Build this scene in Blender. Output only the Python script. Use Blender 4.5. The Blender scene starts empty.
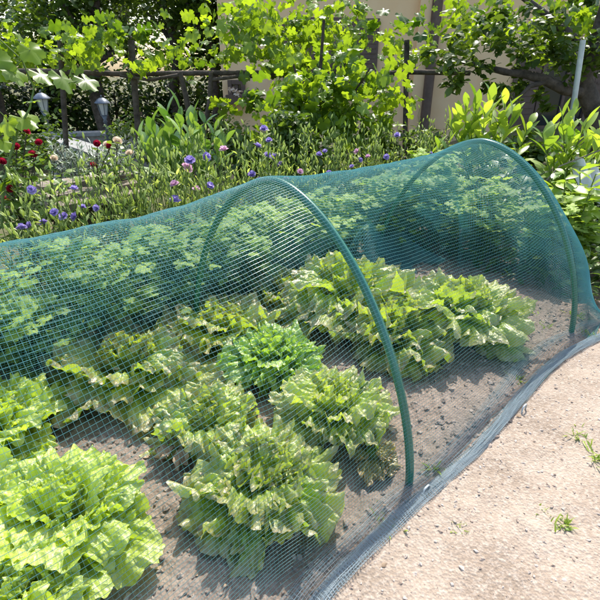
import bpy, math, random
import numpy as np
from mathutils import Vector, Matrix

random.seed(7)
rng = np.random.default_rng(7)
S = bpy.context.scene
COL = S.collection
R = math.radians

# ------------------------------------------------------------------ camera numbers
CH, CF, CP = 0.95, 470.0, R(26.04)          # eye height (m), focal length (px of 600), pitch
cs, sn = math.cos(CP), math.sin(CP)


def ray(px, py):
    x, v = px - 300.0, 300.0 - py
    return np.array([x, CF * cs + v * sn, -CF * sn + v * cs])


def G(px, py, z=0.0):
    """point of the level plane z seen at a place of the photograph"""
    d = ray(px, py)
    return np.array([0, 0, CH]) + d * ((z - CH) / d[2])


def at(px, py, Y):
    d = ray(px, py)
    return np.array([0, 0, CH]) + d * (Y / d[1])


def depth(p):
    return p[1] * cs - (p[2] - CH) * sn


# tunnel frame: AX runs along the tunnel away from the viewer, CR across it towards the path
C1 = np.array([-0.0665, 1.2945]) * CH
C2 = np.array([0.7812, 2.0944]) * CH
HA, HH, HN = 0.522 * CH, 0.729 * CH, 1.74
AX = (C2 - C1) / np.linalg.norm(C2 - C1)
CR = np.array([AX[1], -AX[0]])
HL = float(np.linalg.norm(C2 - C1))


def uc(u, c, z=0.0):
    p = C1 + AX * u + CR * c
    return np.array([p[0], p[1], z])


def to_uc(p):
    d = np.array(p[:2]) - C1
    return float(d @ AX), float(d @ CR)


def wall_at(px, py, c):
    """point seen at a place of the photograph on the upright plane c metres across from the tunnel's axis"""
    d = ray(px, py)
    k = (C1 @ CR + c) / (d[:2] @ CR)
    return np.array([0, 0, CH]) + d * k


# ------------------------------------------------------------------ noise
def _hash(i, j, s):
    n = (i.astype(np.int64) * 374761393 + j.astype(np.int64) * 668265263 + s * 974634777) & 0xFFFFFFFF
    n = ((n ^ (n >> 13)) * 1274126177) & 0xFFFFFFFF
    n = n ^ (n >> 16)
    return (n & 0xFFFF) / 65535.0


def vn(x, y, s=0):
    x = np.asarray(x, float); y = np.asarray(y, float)
    x, y = np.broadcast_arrays(x, y)
    i, j = np.floor(x), np.floor(y)
    fx, fy = x - i, y - j
    fx = fx * fx * (3 - 2 * fx); fy = fy * fy * (3 - 2 * fy)
    a = _hash(i, j, s); b = _hash(i + 1, j, s); c = _hash(i, j + 1, s); d = _hash(i + 1, j + 1, s)
    return (a * (1 - fx) + b * fx) * (1 - fy) + (c * (1 - fx) + d * fx) * fy


def fbm(x, y, s=0, oct=4):
    t = 0; a = .5; n = 0
    for k in range(oct):
        t = t + a * vn(np.asarray(x) * 2 ** k, np.asarray(y) * 2 ** k, s + k * 17); n += a; a *= .5
    return t / n


def sstep(a, b, x):
    t = np.clip((np.asarray(x, float) - a) / (b - a), 0, 1)
    return t * t * (3 - 2 * t)


# ------------------------------------------------------------------ mesh builder
class MB:
    def __init__(self):
        self.v, self.f, self.t, self.uv, self.n = [], [], [], [], 0

    def add(self, V, F, tint=0.5, uv=None):
        V = np.asarray(V, float).reshape(-1, 3)
        self.v.append(V)
        F = np.asarray(F, int)
        self.f.append(F + self.n)
        self.t.append(np.broadcast_to(np.asarray(tint, float), (len(V),)))
        self.uv.append(np.zeros((len(V), 2)) if uv is None else np.asarray(uv, float))
        self.n += len(V)

    def grid(self, P, tint=0.5, uv=None, wrap=False):
        """P: (n, m, 3) array of points"""
        n, m = P.shape[:2]
        idx = np.arange(n * m).reshape(n, m)
        if wrap:
            idx = np.concatenate([idx, idx[:, :1]], 1)
        F = np.stack([idx[:-1, :-1], idx[:-1, 1:], idx[1:, 1:], idx[1:, :-1]], -1).reshape(-1, 4)
        if uv is not None: uv = uv.reshape(-1, 2)
        if not np.isscalar(tint): tint = np.asarray(tint).reshape(-1)
        self.add(P.reshape(-1, 3), F, tint, uv)

    def tube(self, pts, r, k=6, tint=0.5, cap=True):
        pts = np.asarray(pts, float); n = len(pts)
        r = np.broadcast_to(np.asarray(r, float), (n,))
        T = np.gradient(pts, axis=0); T /= np.linalg.norm(T, axis=1)[:, None] + 1e-12
        ref = np.array([0.31, 0.17, 0.93])
        if abs(T[0] @ ref) > .9: ref = np.array([1., 0, 0])
        A = np.cross(T, ref); A /= np.linalg.norm(A, axis=1)[:, None] + 1e-12
        B = np.cross(T, A)
        a = np.arange(k) * 2 * math.pi / k
        P = pts[:, None] + r[:, None, None] * (np.cos(a)[None, :, None] * A[:, None] + np.sin(a)[None, :, None] * B[:, None])
        self.grid(P, tint, wrap=True)
        if cap and k >= 3:
            for e, o in ((0, 1), (n - 1, -1)):
                c = P[e].mean(0)
                V = np.concatenate([P[e], c[None]])
                self.add(V, [(i, (i + 1) % k, k) for i in range(k)], tint if np.isscalar(tint) else .5)

    def box(self, c, sx, sy, sz, rot=None, tint=.5):
        V = np.array([(x, y, z) for x in (-.5, .5) for y in (-.5, .5) for z in (-.5, .5)]) * [sx, sy, sz]
        if rot is not None: V = V @ np.asarray(rot).T
        self.add(V + np.asarray(c), [(0, 1, 3, 2), (4, 6, 7, 5), (0, 4, 5, 1), (2, 3, 7, 6), (0, 2, 6, 4), (1, 5, 7, 3)], tint)

    def lathe(self, prof, c, k=12, tint=.5):
        a = np.arange(k) * 2 * math.pi / k
        P = np.array([[(r * math.cos(t), r * math.sin(t), z) for t in a] for r, z in prof]) + np.asarray(c)
        self.grid(P, tint, wrap=True)

    def build(self, name, mat, parent=None, smooth=True):
        me = bpy.data.meshes.new(name)
        V = np.concatenate(self.v); T = np.concatenate(self.t); UV = np.concatenate(self.uv)
        if parent is not None:
            o = parent; off = np.zeros(3)
            while o is not None:
                off += np.array(o.location); o = o.parent
            V = V - off
        lt = np.concatenate([np.full(len(f), f.shape[1]) for f in self.f])
        li = np.concatenate([f.reshape(-1) for f in self.f])
        me.vertices.add(len(V)); me.vertices.foreach_set('co', V.astype(np.float32).ravel())
        me.loops.add(len(li)); me.loops.foreach_set('vertex_index', li.astype(np.int32))
        me.polygons.add(len(lt))
        me.polygons.foreach_set('loop_start', np.concatenate([[0], np.cumsum(lt)[:-1]]).astype(np.int32))
        me.polygons.foreach_set('loop_total', lt.astype(np.int32))
        me.polygons.foreach_set('use_smooth', np.full(len(lt), smooth, dtype=bool))
        a = me.attributes.new('tint', 'FLOAT', 'POINT'); a.data.foreach_set('value', T.astype(np.float32))
        uvl = me.uv_layers.new(name='UVMap'); uvl.data.foreach_set('uv', UV[li].astype(np.float32).ravel())
        me.materials.append(mat)
        me.update(calc_edges=True); me.validate()
        ob = bpy.data.objects.new(name, me); COL.objects.link(ob)
        if parent is not None: ob.parent = parent
        return ob


def tag(o, label, cat, group=None, kind=None):
    if label: o['label'] = label
    if cat: o['category'] = cat
    if group: o['group'] = group
    if kind: o['kind'] = kind
    return o


def thing(name, loc, label, cat, group=None):
    o = bpy.data.objects.new(name, None); COL.objects.link(o)
    o.location = tuple(float(q) for q in loc); o.empty_display_size = .1
    return tag(o, label, cat, group)


def rotz(a):
    c, s = math.cos(a), math.sin(a)
    return np.array([[c, -s, 0], [s, c, 0], [0, 0, 1.]])


def frame(fwd, roll=0.0, up=(0, 0, 1)):
    """matrix whose columns are side, forward, normal"""
    f = np.asarray(fwd, float); f = f / np.linalg.norm(f)
    s = np.cross(f, up)
    if np.linalg.norm(s) < 1e-4: s = np.array([1., 0, 0])
    s /= np.linalg.norm(s); n = np.cross(s, f)
    c, q = math.cos(roll), math.sin(roll)
    return np.stack([s * c + n * q, f, n * c - s * q], 1)


# ------------------------------------------------------------------ materials
def mat_new(name):
    m = bpy.data.materials.new(name); m.use_nodes = True
    nt = m.node_tree; nt.nodes.clear()
    return m, nt, nt.nodes, nt.links


def N(nt, typ, **kw):
    n = nt.nodes.new(typ)
    for k, v in kw.items():
        if k.startswith('_'): setattr(n, k[1:], v)
        else: n.inputs[k.replace('__', ' ')].default_value = v
    return n


def ramp(nt, stops):
    r = nt.nodes.new('ShaderNodeValToRGB'); e = r.color_ramp.elements
    while len(e) > 1: e.remove(e[-1])
    e[0].position = stops[0][0]; e[0].color = (*stops[0][1], 1)
    for p, c in stops[1:]:
        q = e.new(p); q.color = (*c, 1)
    return r


def leaf_mat(name, dark, light, trans=.35, tcol=None, rough=.42, noise=30., bump=.25, spec=.5):
    """leaf: colour varies leaf by leaf (attribute) and with a fine mottle; part of the light passes through"""
    m, nt, n, l = mat_new(name)
    at_ = N(nt, 'ShaderNodeAttribute', _attribute_name='tint')
    tc = n.new('ShaderNodeTexCoord')
    nz = N(nt, 'ShaderNodeTexNoise', Scale=noise, Detail=3.)
    l.new(tc.outputs['Object'], nz.inputs['Vector'])
    ad = N(nt, 'ShaderNodeMath', _operation='MULTIPLY_ADD'); ad.inputs[1].default_value = .35; ad.inputs[2].default_value = -.17
    l.new(nz.outputs['Fac'], ad.inputs[0])
    ad2 = N(nt, 'ShaderNodeMath', _operation='ADD'); l.new(ad.outputs[0], ad2.inputs[0]); l.new(at_.outputs['Fac'], ad2.inputs[1])
    rp = ramp(nt, [(0.05, dark), (.95, light)]); l.new(ad2.outputs[0], rp.inputs[0])
    p = N(nt, 'ShaderNodeBsdfPrincipled', Roughness=rough); p.inputs['Specular IOR Level'].default_value = spec
    l.new(rp.outputs[0], p.inputs['Base Color'])
    bp = N(nt, 'ShaderNodeBump', Strength=bump, Distance=.004); l.new(nz.outputs['Fac'], bp.inputs['Height']); l.new(bp.outputs[0], p.inputs['Normal'])
    tr = n.new('ShaderNodeBsdfTranslucent')
    mx = N(nt, 'ShaderNodeMix', _data_type='RGBA', _blend_type='MULTIPLY'); mx.inputs[0].default_value = 1.
    mx.inputs[7].default_value = (*(tcol or (1.6, 1.5, .6)), 1); l.new(rp.outputs[0], mx.inputs[6]); l.new(mx.outputs[2], tr.inputs['Color'])
    ms = N(nt, 'ShaderNodeMixShader'); ms.inputs[0].default_value = trans
    l.new(p.outputs[0], ms.inputs[1]); l.new(tr.outputs[0], ms.inputs[2])
    o = n.new('ShaderNodeOutputMaterial'); l.new(ms.outputs[0], o.inputs[0])
    return m


def lettuce_mat(name, dark, light, rib, edge, edge_amt, trans=.35, rough=.34, tcol=(1.5, 1.55, .55)):
    """UV.x runs round the fan of the leaf (-1..1), UV.y from base (0) to margin (1)"""
    m, nt, n, l = mat_new(name)
    uv = n.new('ShaderNodeUVMap'); sx = n.new('ShaderNodeSeparateXYZ'); l.new(uv.outputs[0], sx.inputs[0])
    at_ = N(nt, 'ShaderNodeAttribute', _attribute_name='tint')
    tc = n.new('ShaderNodeTexCoord')
    nz = N(nt, 'ShaderNodeTexNoise', Scale=38., Detail=4., Roughness=.6); l.new(tc.outputs['Object'], nz.inputs['Vector'])
    nb = N(nt, 'ShaderNodeTexNoise', Scale=12., Detail=2.); l.new(tc.outputs['Object'], nb.inputs['Vector'])
    vo = N(nt, 'ShaderNodeTexVoronoi', Scale=95.); l.new(tc.outputs['Object'], vo.inputs['Vector'])

    def mth(op, a, b=None, clamp=False):
        q = N(nt, 'ShaderNodeMath', _operation=op); q.use_clamp = clamp
        for i, x in enumerate((a, b)):
            if x is None: continue
            if isinstance(x, (int, float)): q.inputs[i].default_value = x
            else: l.new(x, q.inputs[i])
        return q.outputs[0]
    g = mth('ADD', at_.outputs['Fac'], mth('MULTIPLY', mth('SUBTRACT', nb.outputs['Fac'], .5), .9))
    g = mth('ADD', g, mth('MULTIPLY', mth('SUBTRACT', nz.outputs['Fac'], .5), .5), True)
    base = ramp(nt, [(0.05, dark), (.95, light)]); l.new(g, base.inputs[0])
    # veins: thin pale lines that fan out, a broad pale midrib that fades to the margin
    wv = mth('ABSOLUTE', mth('SINE', mth('ADD', mth('MULTIPLY', sx.outputs[0], 17.), mth('MULTIPLY', nb.outputs['Fac'], 5.))))
    vein = mth('MULTIPLY', mth('SUBTRACT', 1., mth('MULTIPLY', wv, 5.), True), mth('SUBTRACT', 1.0, sx.outputs[1], True))
    mid = mth('MULTIPLY', mth('SUBTRACT', 1., mth('MULTIPLY', mth('ABSOLUTE', sx.outputs[0]), 9.), True), mth('SUBTRACT', 1.05, sx.outputs[1], True))
    vm = mth('MULTIPLY', mth('MAXIMUM', mth('MULTIPLY', vein, .7), mid), .75, True)
    m1 = N(nt, 'ShaderNodeMix', _data_type='RGBA'); l.new(vm, m1.inputs[0]); l.new(base.outputs[0], m1.inputs[6]); m1.inputs[7].default_value = (*rib, 1)
    # coloured margin
    em = N(nt, 'ShaderNodeMapRange', _interpolation_type='SMOOTHSTEP'); em.inputs[1].default_value = .66; em.inputs[2].default_value = 1.12
    l.new(mth('ADD', sx.outputs[1], mth('MULTIPLY', mth('SUBTRACT', nz.outputs['Fac'], .5), .55)), em.inputs[0])
    ea = mth('MULTIPLY', em.outputs[0], edge_amt, True)
    m2 = N(nt, 'ShaderNodeMix', _data_type='RGBA'); l.new(ea, m2.inputs[0]); l.new(m1.outputs[2], m2.inputs[6]); m2.inputs[7].default_value = (*edge, 1)
    p = N(nt, 'ShaderNodeBsdfPrincipled', Roughness=rough); p.inputs['Specular IOR Level'].default_value = .9; p.inputs['Coat Weight'].default_value = .6; p.inputs['Coat Roughness'].default_value = .32
    l.new(m2.outputs[2], p.inputs['Base Color'])
    hh = mth('ADD', mth('MULTIPLY', vo.outputs['Distance'], .6), nz.outputs['Fac'])
    bp = N(nt, 'ShaderNodeBump', Strength=.7, Distance=.009); l.new(hh, bp.inputs['Height']); l.new(bp.outputs[0], p.inputs['Normal'])
    tr = n.new('ShaderNodeBsdfTranslucent')
    mx = N(nt, 'ShaderNodeMix', _data_type='RGBA', _blend_type='MULTIPLY'); mx.inputs[0].default_value = 1.
    mx.inputs[7].default_value = (*tcol, 1); l.new(m1.outputs[2], mx.inputs[6]); l.new(mx.outputs[2], tr.inputs['Color'])
    ms = N(nt, 'ShaderNodeMixShader'); ms.inputs[0].default_value = trans
    l.new(p.outputs[0], ms.inputs[1]); l.new(tr.outputs[0], ms.inputs[2])
    o = n.new('ShaderNodeOutputMaterial'); l.new(ms.outputs[0], o.inputs[0])
    return m


def solid_mat(name, c1, c2, scale=8., rough=.7, bump=.3, dist=.01, metal=0., detail=5., spec=.4, tintmix=0.):
    m, nt, n, l = mat_new(name)
    tc = n.new('ShaderNodeTexCoord')
    nz = N(nt, 'ShaderNodeTexNoise', Scale=scale, Detail=detail, Roughness=.6); l.new(tc.outputs['Object'], nz.inputs['Vector'])
    fac = nz.outputs['Fac']
    if tintmix:
        at_ = N(nt, 'ShaderNodeAttribute', _attribute_name='tint')
        q = N(nt, 'ShaderNodeMix', _data_type='FLOAT'); q.inputs[0].default_value = tintmix
        l.new(fac, q.inputs[2]); l.new(at_.outputs['Fac'], q.inputs[3]); fac = q.outputs[0]
    rp = ramp(nt, [(.3, c1), (.7, c2)]); l.new(fac, rp.inputs[0])
    p = N(nt, 'ShaderNodeBsdfPrincipled', Roughness=rough, Metallic=metal); p.inputs['Specular IOR Level'].default_value = spec
    l.new(rp.outputs[0], p.inputs['Base Color'])
    bp = N(nt, 'ShaderNodeBump', Strength=bump, Distance=dist); l.new(nz.outputs['Fac'], bp.inputs['Height']); l.new(bp.outputs[0], p.inputs['Normal'])
    o = n.new('ShaderNodeOutputMaterial'); l.new(p.outputs[0], o.inputs[0])
    return m


def soil_mat(name, c1, c2, c3, s1=6., s2=70.):
    m, nt, n, l = mat_new(name)
    tc = n.new('ShaderNodeTexCoord')
    a = N(nt, 'ShaderNodeTexNoise', Scale=s1, Detail=4.); b = N(nt, 'ShaderNodeTexNoise', Scale=s2, Detail=6., Roughness=.7)
    v = N(nt, 'ShaderNodeTexVoronoi', Scale=s2 * 1.7)
    for q in (a, b, v): l.new(tc.outputs['Object'], q.inputs['Vector'])
    r1 = ramp(nt, [(.35, c1), (.68, c2)]); l.new(a.outputs['Fac'], r1.inputs[0])
    r2 = ramp(nt, [(.46, (0, 0, 0)), (.72, (1, 1, 1))]); l.new(b.outputs['Fac'], r2.inputs[0])
    mx = N(nt, 'ShaderNodeMix', _data_type='RGBA'); l.new(r2.outputs[0], mx.inputs[0]); l.new(r1.outputs[0], mx.inputs[6]); mx.inputs[7].default_value = (*c3, 1)
    p = N(nt, 'ShaderNodeBsdfPrincipled', Roughness=.95); p.inputs['Specular IOR Level'].default_value = .15
    l.new(mx.outputs[2], p.inputs['Base Color'])
    ad = N(nt, 'ShaderNodeMath', _operation='ADD'); l.new(b.outputs['Fac'], ad.inputs[0]); l.new(v.outputs['Distance'], ad.inputs[1])
    bp = N(nt, 'ShaderNodeBump', Strength=.7, Distance=.004); l.new(ad.outputs[0], bp.inputs['Height']); l.new(bp.outputs[0], p.inputs['Normal'])
    o = n.new('ShaderNodeOutputMaterial'); l.new(p.outputs[0], o.inputs[0])
    return m


M = {}
M['soil'] = soil_mat('bed_soil', (.175, .137, .108), (.27, .212, .17), (.35, .285, .235))
M['path'] = soil_mat('path_earth', (.262, .205, .156), (.385, .31, .245), (.485, .413, .343), s2=90.)
M['ground'] = soil_mat('terrace_ground', (.07, .08, .03), (.16, .13, .08), (.12, .14, .05), s1=2., s2=20.)
M['clod'] = solid_mat('clod_earth', (.24, .19, .155), (.36, .295, .245), 40, .95, .6, .004, spec=.1, tintmix=.6)
M['pebble'] = solid_mat('pebble_stone', (.27, .21, .17), (.52, .44, .38), 40, .9, .4, .003, spec=.2, tintmix=.7)
M['net'] = leaf_mat('net_plastic', (.14, .37, .395), (.27, .53, .56), .55, tcol=(1.1, 1.3, 1.3), rough=.24, noise=9, bump=0., spec=1.)
M['hem'] = leaf_mat('hem_plastic', (.44, .53, .57), (.62, .69, .72), .45, tcol=(1.1, 1.15, 1.15), rough=.3, noise=60, bump=0., spec=.7)
M['hoop'] = solid_mat('hoop_plastic', (.014, .13, .085), (.028, .175, .115), 15, .24, .05, spec=.8)
for nm, dk, lt, ed, ea in (('lettuce_red', (.26, .40, .035), (.57, .66, .13), (.44, .30, .26), .80), ('lettuce_pale', (.27, .41, .04), (.59, .67, .15), (.46, .32, .27), .68), ('lettuce_rust', (.24, .37, .035), (.54, .62, .12), (.43, .27, .23), .82)):
    M[nm] = lettuce_mat(nm, dk, lt, (.6, .66, .30), ed, ea, trans=.40, rough=.40, tcol=(1.3, 1.4, .45))
M['lettuce_green'] = lettuce_mat('lettuce_bright_green', (.32, .44, .05), (.60, .70, .15), (.68, .74, .36), (.52, .58, .16), .3, trans=.38, rough=.42)
M['lettuce_curly'] = lettuce_mat('lettuce_curly_green', (.22, .40, .05), (.46, .62, .13), (.6, .68, .34), (.48, .56, .18), .35, rough=.42)
M['wilt'] = lettuce_mat('wilted_leaf', (.24, .23, .05), (.34, .30, .09), (.4, .32, .16), (.33, .20, .10), .85, trans=.25)
M['dry'] = solid_mat('dry_leaf', (.24, .15, .085), (.45, .33, .22), 40, .8, .5, .004)
M['stem'] = solid_mat('green_stem', (.09, .14, .03), (.17, .24, .06), 30, .6, .2)
M['woody'] = solid_mat('brown_stem', (.035, .027, .02), (.09, .07, .05), 25, .9, .8, .006)
M['bark'] = solid_mat('dark_bark', (.04, .032, .026), (.14, .11, .09), 14, .95, 1., .02)
M['parsley'] = leaf_mat('parsley_leaf', (.07, .16, .022), (.37, .50, .11), .45, spec=.3, rough=.55)
M['lisi'] = leaf_mat('lisianthus_leaf', (.11, .185, .04), (.56, .63, .27), .42, tcol=(1.45, 1.45, .6), rough=.5, spec=.35)
M['broad'] = leaf_mat('broad_glossy_leaf', (.07, .17, .03), (.27, .42, .09), .32, rough=.30, noise=14, spec=.8)
M['broad_y'] = leaf_mat('yellow_green_leaf', (.13, .25, .03), (.40, .52, .09), .45, rough=.33, noise=14, spec=.75)
M['vine'] = leaf_mat('vine_leaf', (.05, .12, .015), (.24, .36, .04), .5, tcol=(2.0, 1.8, .5), rough=.38, noise=18)
M['bush'] = leaf_mat('bush_leaf', (.035, .085, .015), (.14, .22, .035), .4, rough=.45)
M['shade'] = leaf_mat('shaded_hedge_leaf', (.012, .035, .008), (.06, .11, .02), .3, rough=.5)  # leaf green darkened so the hedge and far trees look shaded
M['treeleaf'] = leaf_mat('tree_leaf', (.03, .075, .012), (.13, .20, .03), .4, rough=.42)
M['rose_leaf'] = leaf_mat('rose_leaf', (.05, .12, .02), (.20, .30, .05), .4, rough=.35)
M['silver'] = leaf_mat('silver_leaf', (.20, .26, .18), (.40, .45, .36), .2, tcol=(1, 1, .9))
M['grass'] = leaf_mat('weed_blade', (.13, .24, .03), (.36, .46, .09), .4)


def petal_mat(name, c1, c2):
    return leaf_mat(name, c1, c2, .35, tcol=(1.2, 1.2, 1.2), rough=.55, noise=60, bump=.15, spec=.25)


M['violet'] = petal_mat('violet_petal', (.15, .08, .38), (.50, .42, .76))
M['pink'] = petal_mat('pink_petal', (.55, .25, .45), (.78, .55, .68))
M['red'] = petal_mat('red_petal', (.30, .008, .03), (.58, .03, .09))
M['cream'] = petal_mat('cream_petal', (.78, .62, .48), (.86, .78, .66))
M['centre'] = petal_mat('flower_centre', (.55, .5, .12), (.6, .55, .2))

# ------------------------------------------------------------------ world, sun, camera
SUN_AZ, SUN_EL = R(14), R(54)     # azimuth from +Y towards +X: the sun stands behind the garden, a little to the right
sd = Vector((math.sin(SUN_AZ) * math.cos(SUN_EL), math.cos(SUN_AZ) * math.cos(SUN_EL), math.sin(SUN_EL)))
w = bpy.data.worlds.new('World'); S.world = w; w.use_nodes = True
nt = w.node_tree; nt.nodes.clear()
sky = nt.nodes.new('ShaderNodeTexSky'); sky.sky_type = 'NISHITA'; sky.sun_disc = False
sky.sun_elevation = SUN_EL; sky.sun_rotation = SUN_AZ; sky.air_density = 1.2; sky.dust_density = 2.5
bg = nt.nodes.new('ShaderNodeBackground'); bg.inputs[1].default_value = .15
wo = nt.nodes.new('ShaderNodeOutputWorld')
nt.links.new(sky.outputs[0], bg.inputs[0]); nt.links.new(bg.outputs[0], wo.inputs[0])
sl = bpy.data.lights.new('sun', 'SUN'); sl.energy = 3.2; sl.angle = R(.53); sl.color = (1, .95, .87)
so = bpy.data.objects.new('sun', sl); COL.objects.link(so); so.rotation_euler = (-sd).to_track_quat('-Z', 'Y').to_euler(); so.location = sd * 30

cam = bpy.data.cameras.new('camera'); co = bpy.data.objects.new('camera', cam); COL.objects.link(co)
cam.sensor_fit = 'HORIZONTAL'; cam.sensor_width = 36; cam.lens = 36 * CF / 600; cam.clip_start = .02; cam.clip_end = 600
co.location = (0, 0, CH); co.rotation_euler = (R(90) - CP, 0, 0)
S.camera = co
S.view_settings.view_transform = 'Standard'; S.view_settings.look = 'None'; S.view_settings.gamma = 1
S.view_settings.exposure = 1.08; S.view_settings.use_curve_mapping = False
S.render.engine = 'CYCLES'
cy = S.cycles
cy.max_bounces = 8; cy.diffuse_bounces = 3; cy.glossy_bounces = 2; cy.transmission_bounces = 4; cy.transparent_max_bounces = 8
cy.caustics_reflective = False; cy.caustics_refractive = False; cy.sample_clamp_indirect = 6
cy.use_denoising = True

# ------------------------------------------------------------------ ground
EDGE_C, EDGE_W = -2.9, 1.3        # where the upper terrace falls away to the lower garden


def terrain(u, c):
    return -1.1 * sstep(0, 1, (EDGE_C - c) / EDGE_W)


def sheet(name, us, cs_, hfun, mat):
    U, C = np.meshgrid(us, cs_, indexing='ij')
    P = C1[None, None] + U[..., None] * AX + C[..., None] * CR
    Z = hfun(U, C, P)
    mb = MB(); mb.grid(np.concatenate([P, Z[..., None]], -1)[:, ::-1])
    return tag(mb.build(name, mat), None, None, kind='structure')


hem_px = [(330, 588), (352, 566), (377, 541), (403, 516), (440, 486), (470, 459), (500, 426), (522, 398), (545, 371), (566, 355), (600, 338), (640, 322), (690, 304)]
HEM = [to_uc(G(*p)) for p in hem_px]
HEM = [(-1.9, .66), (-1.2, .62), (-.7, .6)] + [h for h in HEM if h[0] > -.6]
HU = np.array([h[0] for h in HEM]); HC = np.array([h[1] for h in HEM])


def hem_c(u):
    return np.interp(u, HU, HC)


def soil_h(U, C, P):
    x, y = P[..., 0], P[..., 1]
    b = 1 - np.abs(2 * vn(x * 22, y * 22, 3) - 1)
    b2 = 1 - np.abs(2 * vn(x * 48 + 9, y * 48, 5) - 1)
    z = .012 * fbm(x * 3, y * 3, 1) + .017 * b * fbm(x * 7, y * 7, 2) * 1.3 + .011 * b2 * vn(x * 15, y * 15, 8) + .005 * vn(x * 90, y * 90, 6)
    z = z - .014
    e = np.clip((hem_c(U) + .015 - C) / .05, 0, 1)
    return z * (.35 + .65 * e) - .03 * (1 - sstep(0, 1, (hem_c(U) + .06 - C) / .05))


def path_h(U, C, P):
    x, y = P[..., 0], P[..., 1]
    z = .020 * fbm(x * 2.2, y * 2.2, 21) + .010 * fbm(x * 9, y * 9, 23) + .006 * fbm(x * 24, y * 24, 22) + .0035 * sstep(.55, .95, vn(x * 31, y * 31, 25)) * sstep(.4, .7, vn(x * 5, y * 5, 29)) + .0016 * vn(x * 95, y * 95, 27) - .016
    return z - .04 * (1 - sstep(0, 1, (C - hem_c(U) + .06) / .05))


def bed_h(U, C, P):
    x, y = P[..., 0], P[..., 1]
    return terrain(U, C) + .05 * fbm(x * 5, y * 5, 31) - .04


sheet('soil_bed', np.arange(-1.5, 2.6, .0085), np.arange(-.72, .78, .0085), soil_h, M['soil'])
sheet('path', np.arange(-1.3, 2.9, .010), np.arange(.42, 2.3, .010), path_h, M['path'])
sheet('flower_bed', np.arange(-3, 9, .1), np.arange(-2.9, -.70, .07), bed_h, M['ground'])


def far_h(U, C, P):
    x, y = P[..., 0], P[..., 1]
    return terrain(U, C) - .06 + .05 * fbm(x * .6, y * .6, 41) - .02


k = np.linspace(-1, 1, 121); kk = np.sign(k) * (np.abs(k) * 9 + 160 * np.abs(k) ** 5)
sheet('ground', kk + 2, kk - 2, far_h, M['ground'])


def stones(name, mat, n, place, smin, smax, label, flat=.65):
    mb = MB()
    base = np.array([(1, 0, 0), (-1, 0, 0), (0, 1, 0), (0, -1, 0), (0, 0, 1), (0, 0, -1)], float)
    F = [(0, 2, 4), (2, 1, 4), (1, 3, 4), (3, 0, 4), (2, 0, 5), (1, 2, 5), (3, 1, 5), (0, 3, 5)]
    # one subdivision
    V = [tuple(v) for v in base]; F2 = []; cache = {}

    def mid(a, b):
        k_ = (min(a, b), max(a, b))
        if k_ not in cache:
            m_ = (np.array(V[a]) + np.array(V[b])); m_ /= np.linalg.norm(m_); V.append(tuple(m_)); cache[k_] = len(V) - 1
        return cache[k_]
    for a, b, c in F:
        x, y, z = mid(a, b), mid(b, c), mid(c, a)
        F2 += [(a, x, z), (x, b, y), (z, y, c), (x, y, z)]
    V = np.array(V)
    for i in range(n):
        p = place()
        s = smin + (smax - smin) * random.random() ** 3.2
        Q = V * (1 + .28 * rng.normal(size=(len(V), 1)).clip(-1.2, 1.2))
        Q = Q * [s * random.uniform(.8, 1.3), s * random.uniform(.6, 1), s * flat] @ rotz(random.random() * 6.3).T
        mb.add(Q + p, F2, random.random())
    o = mb.build(name, mat, smooth=False)
    return tag(o, label, 'soil' if 'clod' in name else 'pebbles', kind='stuff')


def on_soil():
    u, c = random.uniform(-1.1, 2.2), random.uniform(-.55, .6)
    p = uc(u, c); p[2] = float(soil_h(np.array(u), np.array(c), p[:2])) + .001
    return p


def on_path():
    u = random.uniform(-.9, 2.3); c = float(hem_c(u)) + .02 + 1.3 * random.random() ** 1.5
    p = uc(u, c); p[2] = float(path_h(np.array(u), np.array(c), p[:2])) + .0005
    return p


stones('soil_clods', M['clod'], 8000, on_soil, .0020, .011, 'crumbs and clods of dry grey brown soil among the lettuces')
stones('path_pebbles', M['pebble'], 6500, on_path, .0009, .0050, 'pale grit and little stones strewn on the pinkish earth path')

# scraps of dry leaf blown over the bed
mb = MB()
for i in range(150):
    p = on_soil() if i < 115 else on_path(); v = []
    n_ = 7; a0 = random.random() * 6.3; sz = random.uniform(.003, .012)
    for k_ in range(n_):
        a = a0 + k_ * 6.283 / n_; rr = sz * random.uniform(.5, 1.1); v.append(p + [rr * math.cos(a), rr * .6 * math.sin(a), .002 + random.uniform(0, .005)])
    v.append(p + [0, 0, .006]); mb.add(v, [(k_, (k_ + 1) % n_, n_) for k_ in range(n_)], random.random())
tag(mb.build('leaf_litter', M['dry']), 'scraps of dry brown leaf lying on the soil', 'litter', kind='stuff')

# ------------------------------------------------------------------ hoops
def hoop_pts(c0, a, h, n_, m, z0=0.):
    t = np.linspace(0, math.pi, m); ct, st = np.cos(t), np.sin(t)
    X = a * np.sign(ct) * np.abs(ct) ** (2 / n_); Z = h * np.abs(st) ** (2 / n_)
    P = np.zeros((m, 3)); P[:, :2] = c0[None] + X[:, None] * CR[None]; P[:, 2] = Z + z0
    return P


def sec_xz(a, h, n_, m=90):
    t = np.linspace(0, math.pi, m); ct, st = np.cos(t), np.sin(t)
    return np.stack([a * np.sign(ct) * np.abs(ct) ** (2 / n_), h * np.abs(st) ** (2 / n_)], 1)


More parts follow.
